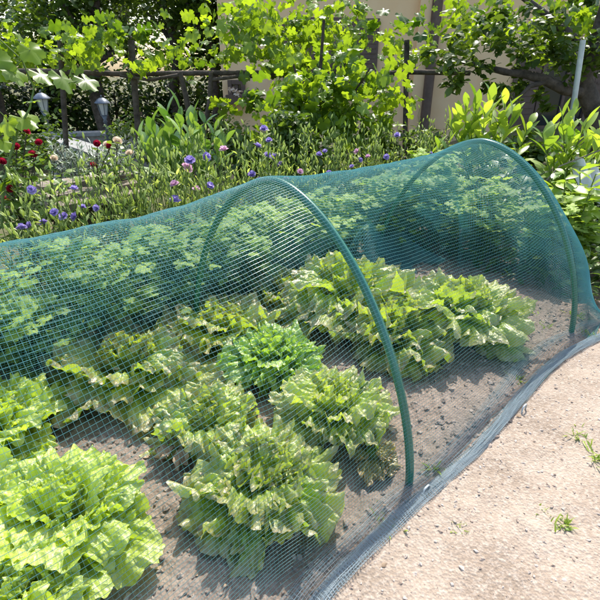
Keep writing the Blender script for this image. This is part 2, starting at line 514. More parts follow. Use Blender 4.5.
HR = .0105
for c0, lab in ((C1, 'nearer green plastic tube hoop arching over the lettuces under the net'), (C2, 'farther green tube hoop arching at the end of the net tunnel')):
    r = thing('tunnel_hoop', (c0[0], c0[1], 0), lab, 'hoop', 'green hoops holding up the net')
    P = hoop_pts(c0, HA, HH, HN, 121)
    # arc-length resample
    d = np.r_[0, np.cumsum(np.linalg.norm(np.diff(P, axis=0), axis=1))]; q = np.linspace(0, d[-1], 110)
    P = np.stack([np.interp(q, d, P[:, i]) for i in range(3)], 1)
    mb = MB(); mb.tube(P[1:-1], HR, 12); mb.build('tube', M['hoop'], r)
    for e in (0, -1):
        f = P[e].copy(); mb = MB()
        mb.tube([f + [0, 0, -.12], f + [0, 0, .0], P[1 if e == 0 else -2]], HR * .99, 12); mb.build('foot', M['hoop'], r)

# ------------------------------------------------------------------ net
CELL, TH = .0092, .00040


def net_section(u, m=130):
    """points across the net at u metres along the tunnel, from the path-side hem to the far hem"""
    ks = u / HL
    b = 4 * (ks - math.floor(ks)) * (1 - (ks - math.floor(ks)))        # 0 on a hoop, 1 midway
    if u > HL: b = 0
    X = sec_xz(HA + HR + .001 - .022 * b, (HH + HR + .001) * (1 - .058 * b), HN + .06 * b)
    keep = X[:, 1] > .03
    X = X[keep]
    X[:, 0] += .008 * b * np.sin(X[:, 1] * 9 + u * 4) ; X[:, 1] += .010 * b * np.sin(X[:, 0] * 8 + u * 5)
    hc = float(hem_c(u))
    right = [(hc + .005, .012), (HA + HR + .035 + .02 * b, .008), (HA + HR + .010, .016)]
    left = [(-HA - HR - .012, .016), (-HA - .06, .010), (-HA - .15, .02)]
    Q = np.array(right + [tuple(x) for x in X] + left)
    d = np.r_[0, np.cumsum(np.linalg.norm(np.diff(Q, axis=0), axis=1))]; q = np.linspace(0, d[-1], m)
    Q = np.stack([np.interp(q, d, Q[:, i]) for i in range(2)], 1)
    p = C1 + AX * u
    P = np.zeros((m, 3)); P[:, :2] = p + Q[:, :1] * CR; P[:, 2] = Q[:, 1]
    return P


U0, U1 = -1.75, HL
us = np.linspace(U0, U1, 170)
SURF = np.stack([net_section(u) for u in us])
# gentle puckers of the cloth
uu, ff = np.meshgrid(us, np.linspace(0, 1, SURF.shape[1]), indexing='ij')
puck = (fbm(uu * 7, ff * 13, 51) - .5) * .020 * np.abs(np.sin(math.pi * uu / HL)) ** .6 * np.sin(math.pi * ff)
SURF[..., 2] += puck; SURF[..., :2] += (puck * np.sign(ff - .5) * -.6)[..., None] * CR


def net_threads(SF, nu, nv, r, mb, rc=None):
    """SF: (n, m, 3) surface; nv lengthwise threads and nu crosswise threads laid on it"""
    n, m = SF.shape[:2]
    dU = np.gradient(SF, axis=0); dV = np.gradient(SF, axis=1)
    NN = np.cross(dU, dV); NN /= np.linalg.norm(NN, axis=2)[..., None] + 1e-12
    a = np.array([0, 2, 4]) * math.pi / 3 + .5

    def lay(P, Nn, r):                   # (threads, pts, 3); r: one number or one per point along a thread
        r = np.broadcast_to(np.asarray(r, float), (P.shape[1],))[None, :, None, None]
        T = np.gradient(P, axis=1); T /= np.linalg.norm(T, axis=2)[..., None] + 1e-12
        B = np.cross(Nn, T)
        Q = P[:, :, None] + r * (np.cos(a)[None, None, :, None] * Nn[:, :, None] + np.sin(a)[None, None, :, None] * B[:, :, None])
        k_, p_ = P.shape[:2]
        idx = np.arange(k_ * p_ * 3).reshape(k_, p_, 3)
        nx = np.roll(idx, -1, 2)
        F = np.stack([idx[:, :-1], nx[:, :-1], nx[:, 1:], idx[:, 1:]], -1).reshape(-1, 4)
        mb.add(Q.reshape(-1, 3), F)

    fv = (np.arange(nv) + .5) / nv * (m - 1); i = np.floor(fv).astype(int).clip(0, m - 2); t = (fv - i)[None, :, None]
    lay((SF[:, i] * (1 - t) + SF[:, i + 1] * t).transpose(1, 0, 2), (NN[:, i] * (1 - t) + NN[:, i + 1] * t).transpose(1, 0, 2), r)
    if True:
        fu = (np.arange(nu) + .5) / nu * (n - 1); i = np.floor(fu).astype(int).clip(0, n - 2); t = (fu - i)[:, None, None]
        lay(SF[i] * (1 - t) + SF[i + 1] * t + r * .8 * NN[i], NN[i] * (1 - t) + NN[i + 1] * t, r * .82 if rc is None else rc)


net = thing('garden_net', uc(.5, 0, 0), 'blue green mesh crop net stretched over two hoops above the lettuce bed', 'net')
arc = np.linalg.norm(np.diff(SURF[100], axis=0), axis=1).sum()
mb = MB(); net_threads(SURF, int((U1 - U0) / CELL), int(arc / CELL), TH, mb, TH * (.42 + .46 * sstep(.22, .46, np.linspace(0, 1, SURF.shape[1])))); mb.build('mesh_cover', M['net'], net)

# closed end: the cover falls from the far hoop to the ground a little way beyond it, in loose folds
m = 130; A = SURF[-1]
nz_ = 40
tt = np.linspace(0, 1, m)
ends = np.zeros((m, 3))
for i in range(m):
    f = tt[i]
    cc = HA * 1.1 * math.cos(math.pi * f)
    uu_ = HL + .20 + .16 * math.sin(math.pi * f)
    ends[i] = uc(uu_ + .03 * math.sin(f * 40), cc + .02 * math.sin(f * 31), .012)
g = np.linspace(0, 1, nz_)
END = np.zeros((nz_, m, 3))
for j in range(nz_):
    k_ = g[j]
    kh = 1 - (1 - k_) ** 1.7; kz = 1 - k_ ** 1.5
    END[j] = A * (1 - kh) + ends * kh
    END[j, :, 2] = A[:, 2] * kz + .012 * (1 - kz)
    fold = .034 * np.sin(tt * 34 + 3 * np.sin(tt * 9)) * k_ * (1.1 - .5 * k_)
    END[j, :, :2] += fold[:, None] * AX
mb = MB(); net_threads(END, int(.62 / CELL), int(arc / CELL), TH, mb)
net_threads(END * 1. + np.array([*(-AX * .02), .004]) * g[:, None, None], int(.62 / CELL * .9), int(arc / CELL * .95), TH, mb); mb.build('end_curtain', M['net'], net)

# slack cloth of the far wall, lying in folds into the tunnel between the hoops
fs = np.linspace(0, 1, 70); ft = np.linspace(0, 1, 26)
FS, FT = np.meshgrid(fs, ft, indexing='ij')
fu_ = HL * (.42 + .86 * FS); hgt = (.15 + .07 * np.exp(-((FS - .55) / .12) ** 2) + .035 * np.sin(FS * 17) + .05 * FS) * np.sin(math.pi * np.clip(FS * .96 + .02, 0, 1)) ** .7 * (1 - FT) ** 1.5
fc_ = -HA + .05 - .02 * FS + .15 * FT + .045 * np.sin(FT * math.pi) * np.cos(FS * 13) + .05 * FT * np.sin(FS * 21)
FP = np.zeros((70, 26, 3)); FP[..., :2] = C1 + fu_[..., None] * AX + fc_[..., None] * CR; FP[..., 2] = hgt + .012
mb = MB()
for q in range(3): net_threads(FP + np.array([.006, -.009, .010]) * q, 110 + 5 * q, 34 + 2 * q, TH * 1.25, mb)
mb.build('slack_fold', M['net'], net)

# hem: the spare width folded over several times along the path
hp = np.array([uc(u, c) for u, c in zip(HU, HC)])
d = np.r_[0, np.cumsum(np.linalg.norm(np.diff(hp, axis=0), axis=1))]; q = np.arange(0, d[-1], .012)
hp = np.stack([np.interp(q, d, hp[:, i]) for i in range(3)], 1)
kern = np.ones(9) / 9
for i in range(2): hp[4:-4, i] = np.convolve(hp[:, i], kern, 'valid')
T = np.gradient(hp, axis=0); T /= np.linalg.norm(T, axis=1)[:, None]; B = np.cross(T, [0, 0, 1.])
mb = MB()
for lay_, (w0, h0, off) in enumerate(((.034, .002, .0), (.031, .0045, .002), (.030, .007, -.001))):
    W = np.linspace(-1, 1, 21)
    wid = w0 * (.5 + .14 * (fbm(q * 5 + lay_ * 7, 0 * q, 61) - .5) * 2) + .0 * q
    ctr = off + .012 * (fbm(q * 4, 0 * q + lay_, 63) - .5)
    P = hp[:, None] + (ctr[:, None] + wid[:, None] * W[None])[..., None] * B[:, None]
    P[..., 2] = h0 * (1 - W[None] ** 2) * (.7 + .6 * fbm(q * 9, 0 * q, 65 + lay_)[:, None]) + .010 + .0012 * np.sin(W[None] * 9 + q[:, None] * 30) + .014 * (fbm(q[:, None] * 16 + W[None] * 1.5, W[None] * 3 + 0 * q[:, None], 71 + lay_) - .4)
    net_threads(P, int(d[-1] / (.0082 + .0006 * lay_)), 11, TH * 1.1, mb, TH * 2.3)
mb.build('folded_hem', M['hem'], net)
# a looser second fold just inside the hem
mb = MB()
for lay_ in range(2):
    W = np.linspace(-1, 1, 9)
    off = -.052 - .02 * np.sin(q * 2.2 + 1) - .012 * lay_
    P = hp[:, None] + (off[:, None] + .016 * W[None])[..., None] * B[:, None]
    P[..., 2] = .010 * (1 - W[None] ** 2) + .010 + .003 * np.sin(q[:, None] * 25)
    net_threads(P, int(d[-1] / .009), 6, TH * .9, mb)
mb.build('inner_fold', M['hem'], net)

# ------------------------------------------------------------------ lettuce
def lettuce_leaf(mb, origin, az, L, fan, phi0, phi1, frill, nfr, cup, tint, edge_drop=.0, na=132, nr=20, savoy=.004, tooth=.04):
    sd_ = random.randint(0, 9999)
    psi = np.linspace(-1, 1, na); rho = np.linspace(0.0, 1, nr) ** .85
    al = psi * fan
    Rr = L * (1 - .42 * np.abs(psi) ** 2.4) * (1 + .10 * (vn(psi * 3 + 5, 0 * psi, sd_) - .5) * 2)
    Rr = Rr * (1 + .16 * (vn(psi * 5.5 + 3, 0 * psi, sd_ + 11) - .5) * sstep(0, .3, 1 - np.abs(psi)))
    Rr = Rr * (1 + tooth * (vn(psi * nfr * 1.6, 0 * psi, sd_ + 1) - .5) * 2 + tooth * .6 * (vn(psi * nfr * 4, 0 * psi, sd_ + 2) - .5) * 2)
    PS, RH = np.meshgrid(psi, rho, indexing='ij')
    a = Rr[:, None] * RH * np.cos(al)[:, None]
    b = Rr[:, None] * RH * np.sin(al)[:, None]
    # narrow stalk-like base
    b = b * (.35 + .65 * sstep(0, .5, RH))
    # midrib curve
    ns = 40; s_ = np.linspace(0, 1.1, ns); ph = phi0 + (phi1 - phi0) * np.clip(s_, 0, 1) ** 1.3
    dr = L * (s_[1] - s_[0])
    mr = np.r_[0, np.cumsum(np.cos(ph[:-1]) * dr)]; mz = np.r_[0, np.cumsum(np.sin(ph[:-1]) * dr)]
    sa = np.clip(a / L, 0, 1.1)
    X = np.interp(sa, s_, mr); Z = np.interp(sa, s_, mz); PH = np.interp(sa, s_, ph)
    Y = np.sin(np.clip(b * cup / L, -1.5, 1.5)) * L / max(cup, 1e-3); up = (1 - np.cos(b * cup / L)) * L / max(cup, 1e-3)
    # displacement along the leaf normal
    fr = np.sin(PS * nfr * 1.6 + 3 * vn(PS * 4, RH * 2, sd_ + 3) * 2) * .6 + (vn(PS * nfr * 1.3, RH * 2.5, sd_ + 4) - .5) * 1.7 + (vn(PS * nfr * 2.6, RH * 4, sd_ + 5) - .5) * .7
    e = RH ** 3.2
    dn = up + frill * L * fr * e + savoy * (vn(PS * 14 * (RH + .3), RH * 14, sd_ + 6) - .5) * 2 * sstep(.1, .5, RH) + savoy * 2.2 * (vn(PS * 6 * (RH + .3), RH * 6, sd_ + 8) - .5) * sstep(.1, .6, RH)
    dn = dn + savoy * 1.6 * (vn(PS * 26 * (RH + .2), RH * 22, sd_ + 9) - .5) * sstep(.45, .95, RH)
    dn = dn - edge_drop * L * np.abs(PS) ** 2 * RH ** 2
    X = X - dn * np.sin(PH); Z = Z + dn * np.cos(PH)
    Y = Y + frill * L * .35 * (vn(PS * nfr * 2, RH * 2, sd_ + 7) - .5) * 2 * e
    c, s = math.cos(az), math.sin(az)
    P = np.stack([origin[0] + X * c - Y * s, origin[1] + X * s + Y * c, np.maximum(origin[2] + Z, .004 + .01 * vn(PS * 3, RH * 3, sd_))], -1)
    mb.grid(P, tint, np.stack([PS, RH], -1))


def lettuce(px, py, wpx, style, label, name='lettuce', n=None, hz=.09, squash=1., tilt=None, group='lettuces growing under the net', mat=None, floppy=0., ruff=1., grow=1.):
    random.seed(px * 31 + py)
    p = G(px, py, hz); r = wpx / 2 * depth(p) / CF * grow
    root = thing(name, (p[0], p[1], 0), label, 'lettuce', group)
    mats = {'red': 'lettuce_red', 'green': 'lettuce_green', 'curly': 'lettuce_curly', 'wilt': 'wilt'}
    fr = {'red': (.155, 12, .008), 'green': (.12, 12, .006), 'curly': (.14, 13, .006), 'wilt': (.10, 5, .006)}[style]
    nn = n or {'red': 21, 'green': 28, 'curly': 30, 'wilt': 7}[style]
    az = random.random() * 6.3
    outer, inner = MB(), MB()
    for i in range(nn):
        k_ = i / max(nn - 1, 1)
        az += 2.39996 + random.uniform(-.55, .55)
        L = r * (1.10 - .38 * k_) * random.uniform(.85, 1.15)
        phi0 = R(34 + 44 * k_ - 10 * floppy + random.uniform(-14, 14)) * squash
        phi1 = R(-32 + 40 * k_ - 26 * floppy + random.uniform(-30, 30)) * (1 if style != 'curly' else .7)
        if k_ > .72 and style != 'wilt': L *= .80; phi0 = R(random.uniform(68, 88)); phi1 = R(random.uniform(35, 105))
        if style == 'wilt': phi0, phi1 = R(30), R(-60)
        o = np.array([p[0] + .012 * math.cos(az), p[1] + .012 * math.sin(az), .014 + .05 * k_])
        mb = outer if k_ < .5 else inner
        lettuce_leaf(mb, o, az, L, R(random.uniform(52, 82)), phi0, phi1, fr[0] * ruff * random.uniform(.6, 1.35), fr[1] * random.uniform(.7, 1.15), random.uniform(.5, 1.1) if k_ > .3 else random.uniform(.1, .6),
                     min(1, max(0, random.gauss(.42 + .25 * k_, .17))), edge_drop=random.uniform(0, .2) * (1 - k_), savoy=fr[2],
                     tooth={'red': .035, 'green': .05, 'curly': .07, 'wilt': .04}[style])
    outer.build('outer_leaves', M[mat or mats[style]], root)
    if inner.n: inner.build('heart_leaves', M[mat or mats[style]], root)
    st = MB(); st.tube([(p[0], p[1], -.01), (p[0], p[1], .05)], [.02, .014], 8); st.build('stem', M['stem'], root)
    return root


lettuce(-8, 425, 140, 'green', 'bright yellow green frilly lettuce beside the timber edging board at the photo\'s left edge')
lettuce(60, 512, 165, 'green', 'bright yellow green frilly lettuce at lower left, reaching out over bare soil')
lettuce(-40, 505, 150, 'green', 'bright frilly lettuce cut off by the left edge of the photo')
lettuce(5, 598, 150, 'green', 'bright frilly lettuce nearest the camera in the bottom left corner')
lettuce(128, 364, 140, 'red', 'broad bronze edged lettuce alone in the shade at left, nearest the dark far side', mat='lettuce_rust', floppy=.6, n=19, grow=1.08)
lettuce(220, 326, 96, 'red', 'bronze edged lettuce half hidden behind the curly green one', mat='lettuce_rust', floppy=.3, n=18, grow=1.08)
lettuce(271, 354, 98, 'curly', 'fresh green tightly curled lettuce in the middle of the bed')
l5 = lettuce(208, 416, 100, 'red', 'small lettuce with withered brown leaves hanging at its foot', mat='lettuce_pale', floppy=.6, n=17, ruff=1.2, grow=1.08)
l6 = lettuce(260, 474, 132, 'red', 'large bronze edged lettuce at the front, beside lit bare soil', mat='lettuce_red', floppy=.6, n=21, grow=1.12, ruff=1.1)
l7 = lettuce(333, 402, 122, 'red', 'tall lettuce with broad upright leaves just left of the nearer hoop\'s lower leg', mat='lettuce_pale', squash=1.2, n=16, ruff=.9, grow=1.02)
lettuce(286, 290, 68, 'red', 'small bronze edged lettuce furthest back, left of the nearer hoop', mat='lettuce_rust', grow=1.1)
lettuce(345, 296, 128, 'red', 'bronze edged lettuce crossed by the nearer hoop', mat='lettuce_red', floppy=.5, n=22, grow=1.1)
lettuce(398, 326, 104, 'red', 'lettuce with pale curled tips just right of the nearer hoop', mat='lettuce_rust', floppy=.7, n=17, ruff=1.2, grow=1.1)
lettuce(462, 312, 136, 'red', 'big lettuce at the end of the row, casting shade on bare soil', mat='lettuce_pale', floppy=.4, n=22, ruff=.9, grow=.98)
lettuce(371, 456, 54, 'wilt', 'low wilted lettuce gone brown and yellow beside the nearer hoop\'s foot', name='wilted_lettuce', hz=.03)

for root, pxs in ((l5, ((187, 442), (177, 455), (250, 420))),):
    for (px, py) in pxs:
        p = G(px, py, .03); mb = MB()
        for q in range(3):
            lettuce_leaf(mb, p + [random.uniform(-.01, .01), random.uniform(-.01, .01), .03], random.uniform(3.6, 5.2), random.uniform(.05, .075), R(45), R(10), R(-80), .2, 3, 1.8, random.random(), na=24, nr=8)
        mb.build('dead_leaf', M['dry'], root)

# ------------------------------------------------------------------ leaves for the other plants
def oval_leaf(L, W, bend=.3, fold=.25, rows=5, peak=.45, tipw=0.):
    """side x, forward y, normal z; base at the origin"""
    s_ = np.linspace(0, 1, rows)
    w_ = W / 2 * np.sin(np.pi * s_ ** (math.log(.5) / math.log(peak))) ** .85
    w_[0] = W * .04; w_[-1] = max(W * .01, tipw)
    V = []
    for s1, w1 in zip(s_, w_):
        y = L * s1 * (1 - bend * .25 * s1); z = -bend * L * s1 * s1 * .6
        V += [(-w1, y, z + fold * w1), (0, y, z), (w1, y, z + fold * w1)]
    F = []
    for i in range(rows - 1):
        a = i * 3; F += [(a, a + 1, a + 4, a + 3), (a + 1, a + 2, a + 5, a + 4)]
    return np.array(V), np.array(F)


def vine_leaf(s, lobes=5):
    th = np.linspace(R(-158), R(158), 33)
    r = np.ones_like(th) * .62
    for c, h, wd in ((0, .40, .36), (R(58), .30, .33), (R(-58), .30, .33), (R(115), .12, .35), (R(-115), .12, .35)):
        r += h * np.exp(-((th - c) / wd) ** 2)
    r *= 1 + .055 * np.where(np.arange(33) % 2, 1, -1)
    out = np.stack([np.sin(th) * r, np.cos(th) * r, -.20 * r ** 2 + .09 * np.cos(th * 5)], 1) * s
    inn = np.stack([np.sin(th) * r * .5, np.cos(th) * r * .5, -.05 * r ** 2 + 0 * th], 1) * s
    V = np.concatenate([[[0, 0, 0]], inn, out])
    n_ = len(th)
    F3 = np.array([(0, 1 + i + 1, 1 + i) for i in range(n_ - 1)])
    F4 = np.array([(1 + i, 2 + i, 2 + n_ + i, 1 + n_ + i) for i in range(n_ - 1)])
    return V, F3, F4


def put(mb, VF, pos, fwd, roll, tint):
    mtx = frame(fwd, roll)
    V = VF[0] @ mtx.T + pos
    n0 = mb.n
    mb.add(V, VF[1], tint)
    for F in VF[2:]:
        mb.f.append(np.asarray(F) + n0)


def rdir(elmin=-30, elmax=60, az=None, spread=math.pi):
    a = (random.uniform(-math.pi, math.pi) if az is None else az + random.uniform(-spread, spread)); e = R(random.uniform(elmin, elmax))
    return np.array([math.cos(a) * math.cos(e), math.sin(a) * math.cos(e), math.sin(e)])


def curve3(a, b, sag=(0, 0, 0), n=6):
    a, b = np.asarray(a, float), np.asarray(b, float); t = np.linspace(0, 1, n)[:, None]
    return a * (1 - t) + b * t + np.asarray(sag) * 4 * t * (1 - t)


# ---- parsley-like crop outside the far wall of the net
GP = 'leafy herbs growing along the far side of the net'


def herb(u, c, h, sp, label, nst=34, leafs=.030):
    b = uc(u, c, -.01); root = thing('herb_plant', b, label, 'herb', GP)
    st, lf = MB(), MB()
    for i in range(nst):
        a = random.random() * 6.3; rr = sp * math.sqrt(random.random())
        tip = b + [rr * math.cos(a), rr * math.sin(a), h * random.uniform(.55, 1.05) * (1 - .3 * (rr / sp) ** 2)]
        cv = curve3(b + [random.uniform(-.03, .03), random.uniform(-.03, .03), 0], tip, (0, 0, .03)); st.tube(cv, np.linspace(.0028, .0014, 6), 4)
        tn = random.gauss(.55, .2)
        for k_ in range(9):
            q = tip + rng.normal(size=3) * [.035, .035, .014]
            put(lf, herb_t, q, rdir(-15, 25), random.uniform(-.5, .5), tn + random.uniform(-.15, .15))
        for k_ in range(9):
            q = cv[random.randint(1, 4)] + rng.normal(size=3) * .04
            put(lf, herb_t, q, rdir(-15, 35), random.uniform(-.5, .5), tn - .15)  # low leaves tinted darker: shade under the tops put into the colour
    st.build('stems', M['stem'], root); lf.build('leaves', M['parsley'], root)


_v = vine_leaf(.031); herb_t = _v
hl = ['leftmost leafy herb behind the net, cut by the photo\'s edge', 'second leafy herb from the left behind the net', 'leafy herb behind the net above the shaded broad lettuce',
      'leafy herb behind the net just left of the nearer hoop\'s far leg', 'leafy herb seen through the net inside the nearer hoop\'s arch', 'leafy herb behind the net right of the nearer hoop\'s top',
      'leafy herb behind the net midway between the two hoops', 'leafy herb behind the net beside the farther hoop\'s far leg', 'sunlit leafy herb seen inside the farther hoop\'s arch', 'tall sunlit leafy herb at the closed end of the net']
for i, u in enumerate((-.55, -.25, .02, .27, .52, .78, 1.02, 1.28, 1.55, 1.85)):
    herb(u, -HA - .20 + random.uniform(-.03, .03) + (.10 if i > 6 else 0), .42 + .10 * (i > 6) + random.uniform(-.03, .03), .19, hl[i])
for (u, c, lab) in ((1.66, -.20, 'leafy plant just beyond the farther hoop, in the middle of its arch'), (1.72, .12, 'leafy plant just beyond the farther hoop, nearest its path side leg')):
    herb(u, c, .44, .19, lab, 34)

# low greenery covering the ground between the herbs and the flowers, and past the end of the net
mb = MB(); ug = [oval_leaf(.055, .032, .4, .2, 4), oval_leaf(.07, .022, .5, .3, 4), vine_leaf(.02)]
for i in range(9500):
    if i % 3: u, c, zt = random.uniform(-1.0, 3.4), -HA - random.uniform(.10, .95), random.uniform(.0, .24)
    else: u, c, zt = HL + random.uniform(.34, 1.6), random.uniform(-.6, .75), random.uniform(0, .20)
    V = random.choice(ug); k_ = random.uniform(.6, 1.2)
    put(mb, (V[0] * k_,) + tuple(V[1:]), uc(u, c, zt * (.4 + .6 * random.random())), rdir(-10, 60), random.uniform(-.8, .8), random.gauss(.4, .22))
tag(mb.build('undergrowth', M['bush']), 'low dark green undergrowth between the herbs and the flowers', 'undergrowth', kind='stuff')

# ---- lisianthus
GL = 'lisianthus plants in the flower bed behind the net'
leaf_l = [oval_leaf(.05, .011, .2, .3, 4), oval_leaf(.038, .010, .35, .3, 4), oval_leaf(.03, .008, .35, .3, 4)]


def bud_shape(L, r):
    prof = [(0, .15), (.3, .9), (.55, 1), (.8, .6), (1, .05)]
    a = np.arange(5) * 2 * math.pi / 5
    V = np.array([[(r * w1 * math.cos(t), s1 * L, r * w1 * math.sin(t)) for t in a] for s1, w1 in prof])
    idx = np.arange(25).reshape(5, 5); idx = np.concatenate([idx, idx[:, :1]], 1)
    F = np.stack([idx[:-1, :-1], idx[:-1, 1:], idx[1:, 1:], idx[1:, :-1]], -1).reshape(-1, 4)
    return V.reshape(-1, 3), F


bud_t = bud_shape(.032, .0048)


def bloom(pos, fwd, s, mat, parent, layers=2, npet=6):
    mb = MB(); mt = frame(fwd)
    for ly in range(layers):
        for k_ in range(npet):
            a = k_ * 2 * math.pi / npet + ly * .5
            open_ = R(58 - 20 * ly) + random.uniform(-.15, .15)
            g_ = np.linspace(0, 1, 5); hgrid = np.linspace(-1, 1, 5)
            GG, HH_ = np.meshgrid(g_, hgrid, indexing='ij')
            wd = .55 * s * (1 - .15 * ly) * np.sin(np.pi * (.12 + .62 * GG)) * HH_
            out = s * (1 - .2 * ly) * (GG * math.sin(open_) * (.5 + .5 * GG)); hgt = s * (1 - .1 * ly) * GG * math.cos(open_) * 1.2 - .25 * s * GG ** 3 * (ly == 0)
            wav = .08 * s * np.sin(HH_ * 4 + k_ + ly) * GG
            X = out - .25 * np.abs(wd) * (1 - GG)
            P = np.stack([X * math.cos(a) - wd * math.sin(a), hgt + wav, X * math.sin(a) + wd * math.cos(a)], -1)
            P = P[..., [0, 1, 2]] @ mt.T + pos
            mb.grid(P, random.uniform(.2, .8) + .15 * ly)
    o = mb.build('blossom', mat, parent)
    c = MB(); c.lathe([(.0, .30 * s), (.10 * s, .28 * s), (.06 * s, 0)], (0, 0, 0), 6)
    c.v[0] = c.v[0][:, [0, 2, 1]] @ mt.T + pos
    c.build('flower_centre', M['centre'], o)
    return o


# blooms by place in the photograph: (x, y, kind)
BL = [(32, 190, 'v'), (74, 190, 'v'), (82, 208, 'v'), (97, 208, 'v'), (76, 217, 'v'), (55, 213, 'v'), (44, 224, 'v'), (31, 226, 'v'), (22, 229, 'v'), (64, 217, 'v'),
      (206, 157, 'v'), (190, 162, 'v'), (186, 169, 'p'), (224, 151, 'p'), (175, 185, 'p'), (209, 187, 'v'), (175, 202, 'v'), (196, 190, 'p'),
      (264, 130, 'v'), (269, 141, 'v'), (257, 147, 'v'), (267, 156, 'v'), (275, 157, 'v'), (281, 165, 'v'), (252, 175, 'v'), (260, 181, 'v'), (274, 180, 'v'), (286, 180, 'p'),
      (319, 155, 'v'), (325, 152, 'v'), (358, 152, 'p'), (368, 157, 'p'), (360, 160, 'v'), (352, 167, 'v'), (397, 136, 'v'), (386, 157, 'v'), (430, 154, 'v'), (329, 173, 'v'), (300, 172, 'p')]
PLANTS = [(10, 'lisianthus at the photo\'s left edge above the end of the net'), (38, 'lisianthus with a violet bloom under the red roses'), (68, 'lisianthus with a cluster of violet blooms low over the net'),
          (98, 'lisianthus with two violet blooms beside the wooden steps'), (128, 'lisianthus in green bud below the silver bush'), (156, 'lisianthus in tight bud below the left broad leaved plant'),
          (182, 'lisianthus with pink and violet blooms below the broad leaved plant'), (208, 'lisianthus with two open violet blooms left of the nearer hoop\'s top'), (233, 'lisianthus with one pink bloom beside the tall violet clump'),
          (262, 'tall lisianthus with a string of violet blooms above the nearer hoop'), (283, 'lisianthus with a low pink bloom just right of the tall violet clump'), (322, 'lisianthus with small violet blooms right of the leafy climber\'s stem'),
          (358, 'lisianthus with pink blooms near the middle of the bed'), (395, 'lisianthus with a lone violet bloom before the brown downpipe'), (428, 'lisianthus nearest the farther hoop\'s top')]
roots = []
for px, lab in PLANTS:
    c = -HA - .62 + random.uniform(-.06, .06)
    p = wall_at(px, 200, c); b = np.array([p[0], p[1], -.02])
    roots.append((px, thing('lisianthus', b, lab, 'flower', GL), b, MB(), MB(), MB()))


def stem_of(b, tip, ms, ml, mbud, buds=True):
    cv = curve3(b + [random.uniform(-.07, .07), random.uniform(-.07, .07), 0], tip, (random.uniform(-.02, .02), random.uniform(-.02, .02), 0), 8)
    ms.tube(cv, np.linspace(.0028, .0016, 8), 4)
    tn = random.gauss(.45, .25)
    for k_ in range(12):
        t = random.uniform(.25, .95); q = cv[0] * (1 - t) + cv[-1] * t; j = min(6, int(t * 7)); q = cv[j] + (cv[j + 1] - cv[j]) * (t * 7 - j)
        put(ml, random.choice(leaf_l), q, rdir(25, 75), random.uniform(-1, 1), tn + random.uniform(-.2, .2))
    if buds:
        for k_ in range(random.randint(2, 4)):
            t = random.uniform(.62, 1); j = min(6, int(t * 7)); q = cv[j] + (cv[j + 1] - cv[j]) * (t * 7 - j)
            e = q + rdir(40, 80) * random.uniform(.03, .07); ms.tube([q, e], .0012, 3)
            put(ml, bud_t, e, rdir(60, 88), 0, random.uniform(.75, 1.1))


for bx, by, kd in BL:
    px, root, b, ms, ml, mbud = min(roots, key=lambda r_: abs(r_[0] - bx))
    tip = wall_at(bx, by, to_uc(b)[1] + random.uniform(.10, .22))
    stem_of(b, tip, ms, ml, mbud, False)
    toward = np.array([-tip[0], -tip[1], .9 - tip[2]]); toward /= np.linalg.norm(toward)
    bloom(tip, toward * .4 + rdir(10, 85) * .8, random.uniform(.021, .030) * (.72 if bx < 110 else 1. if bx < 240 else .85), M['violet' if kd == 'v' else 'pink'], root)
for px, root, b, ms, ml, mbud in roots:
    for i in range(30 if px > 120 else 15):
        a = random.random() * 6.3; rr = .23 * math.sqrt(random.random())
        stem_of(b, b + [rr * math.cos(a), rr * math.sin(a), random.uniform(.36, .70)], ms, ml, mbud)
    ms.build('stems', M['stem'], root); ml.build('leaves', M['lisi'], root)

# ---- broad leaved plants
def broad_plant(base, tips, mat, label, name='broad_leaved_plant', cat='plant', L=(.2, .3), W=.34, group=None, up=(25, 80), per=6, fold=.25, stemr=.006, t0=.45):
    root = thing(name, base, label, cat, group); st, lf = MB(), MB()
    for tip in tips:
        cv = curve3(np.asarray(base) + [random.uniform(-.05, .05), random.uniform(-.05, .05), 0], tip, (random.uniform(-.04, .04), 0, 0), 8)
        st.tube(cv, np.linspace(stemr, stemr * .5, 8), 5); a = random.random() * 6.3
        for k_ in range(per):
            t = t0 + (1 - t0) * (k_ + .5) / per; j = min(6, int(t * 7)); q = cv[j] + (cv[j + 1] - cv[j]) * (t * 7 - j); a += 2.4
            l_ = random.uniform(*L) * (1 - .25 * (t > .9)); e0 = up[0] + (up[1] - up[0]) * t
            put(lf, oval_leaf(l_, l_ * W * random.uniform(.85, 1.15), random.uniform(.1, .6), fold, 8, .5), q, rdir(e0 - 18, e0 + 12, a, .3), random.uniform(-.5, .5), min(1, max(0, random.gauss(.5, .25))))
    st.build('stalks', M['stem'], root); lf.build('leaves', mat, root)
    return root


cB = -HA - 1.15
def tips(pxs, c): return [wall_at(x, y, c + random.uniform(-.08, .08)) for x, y in pxs]


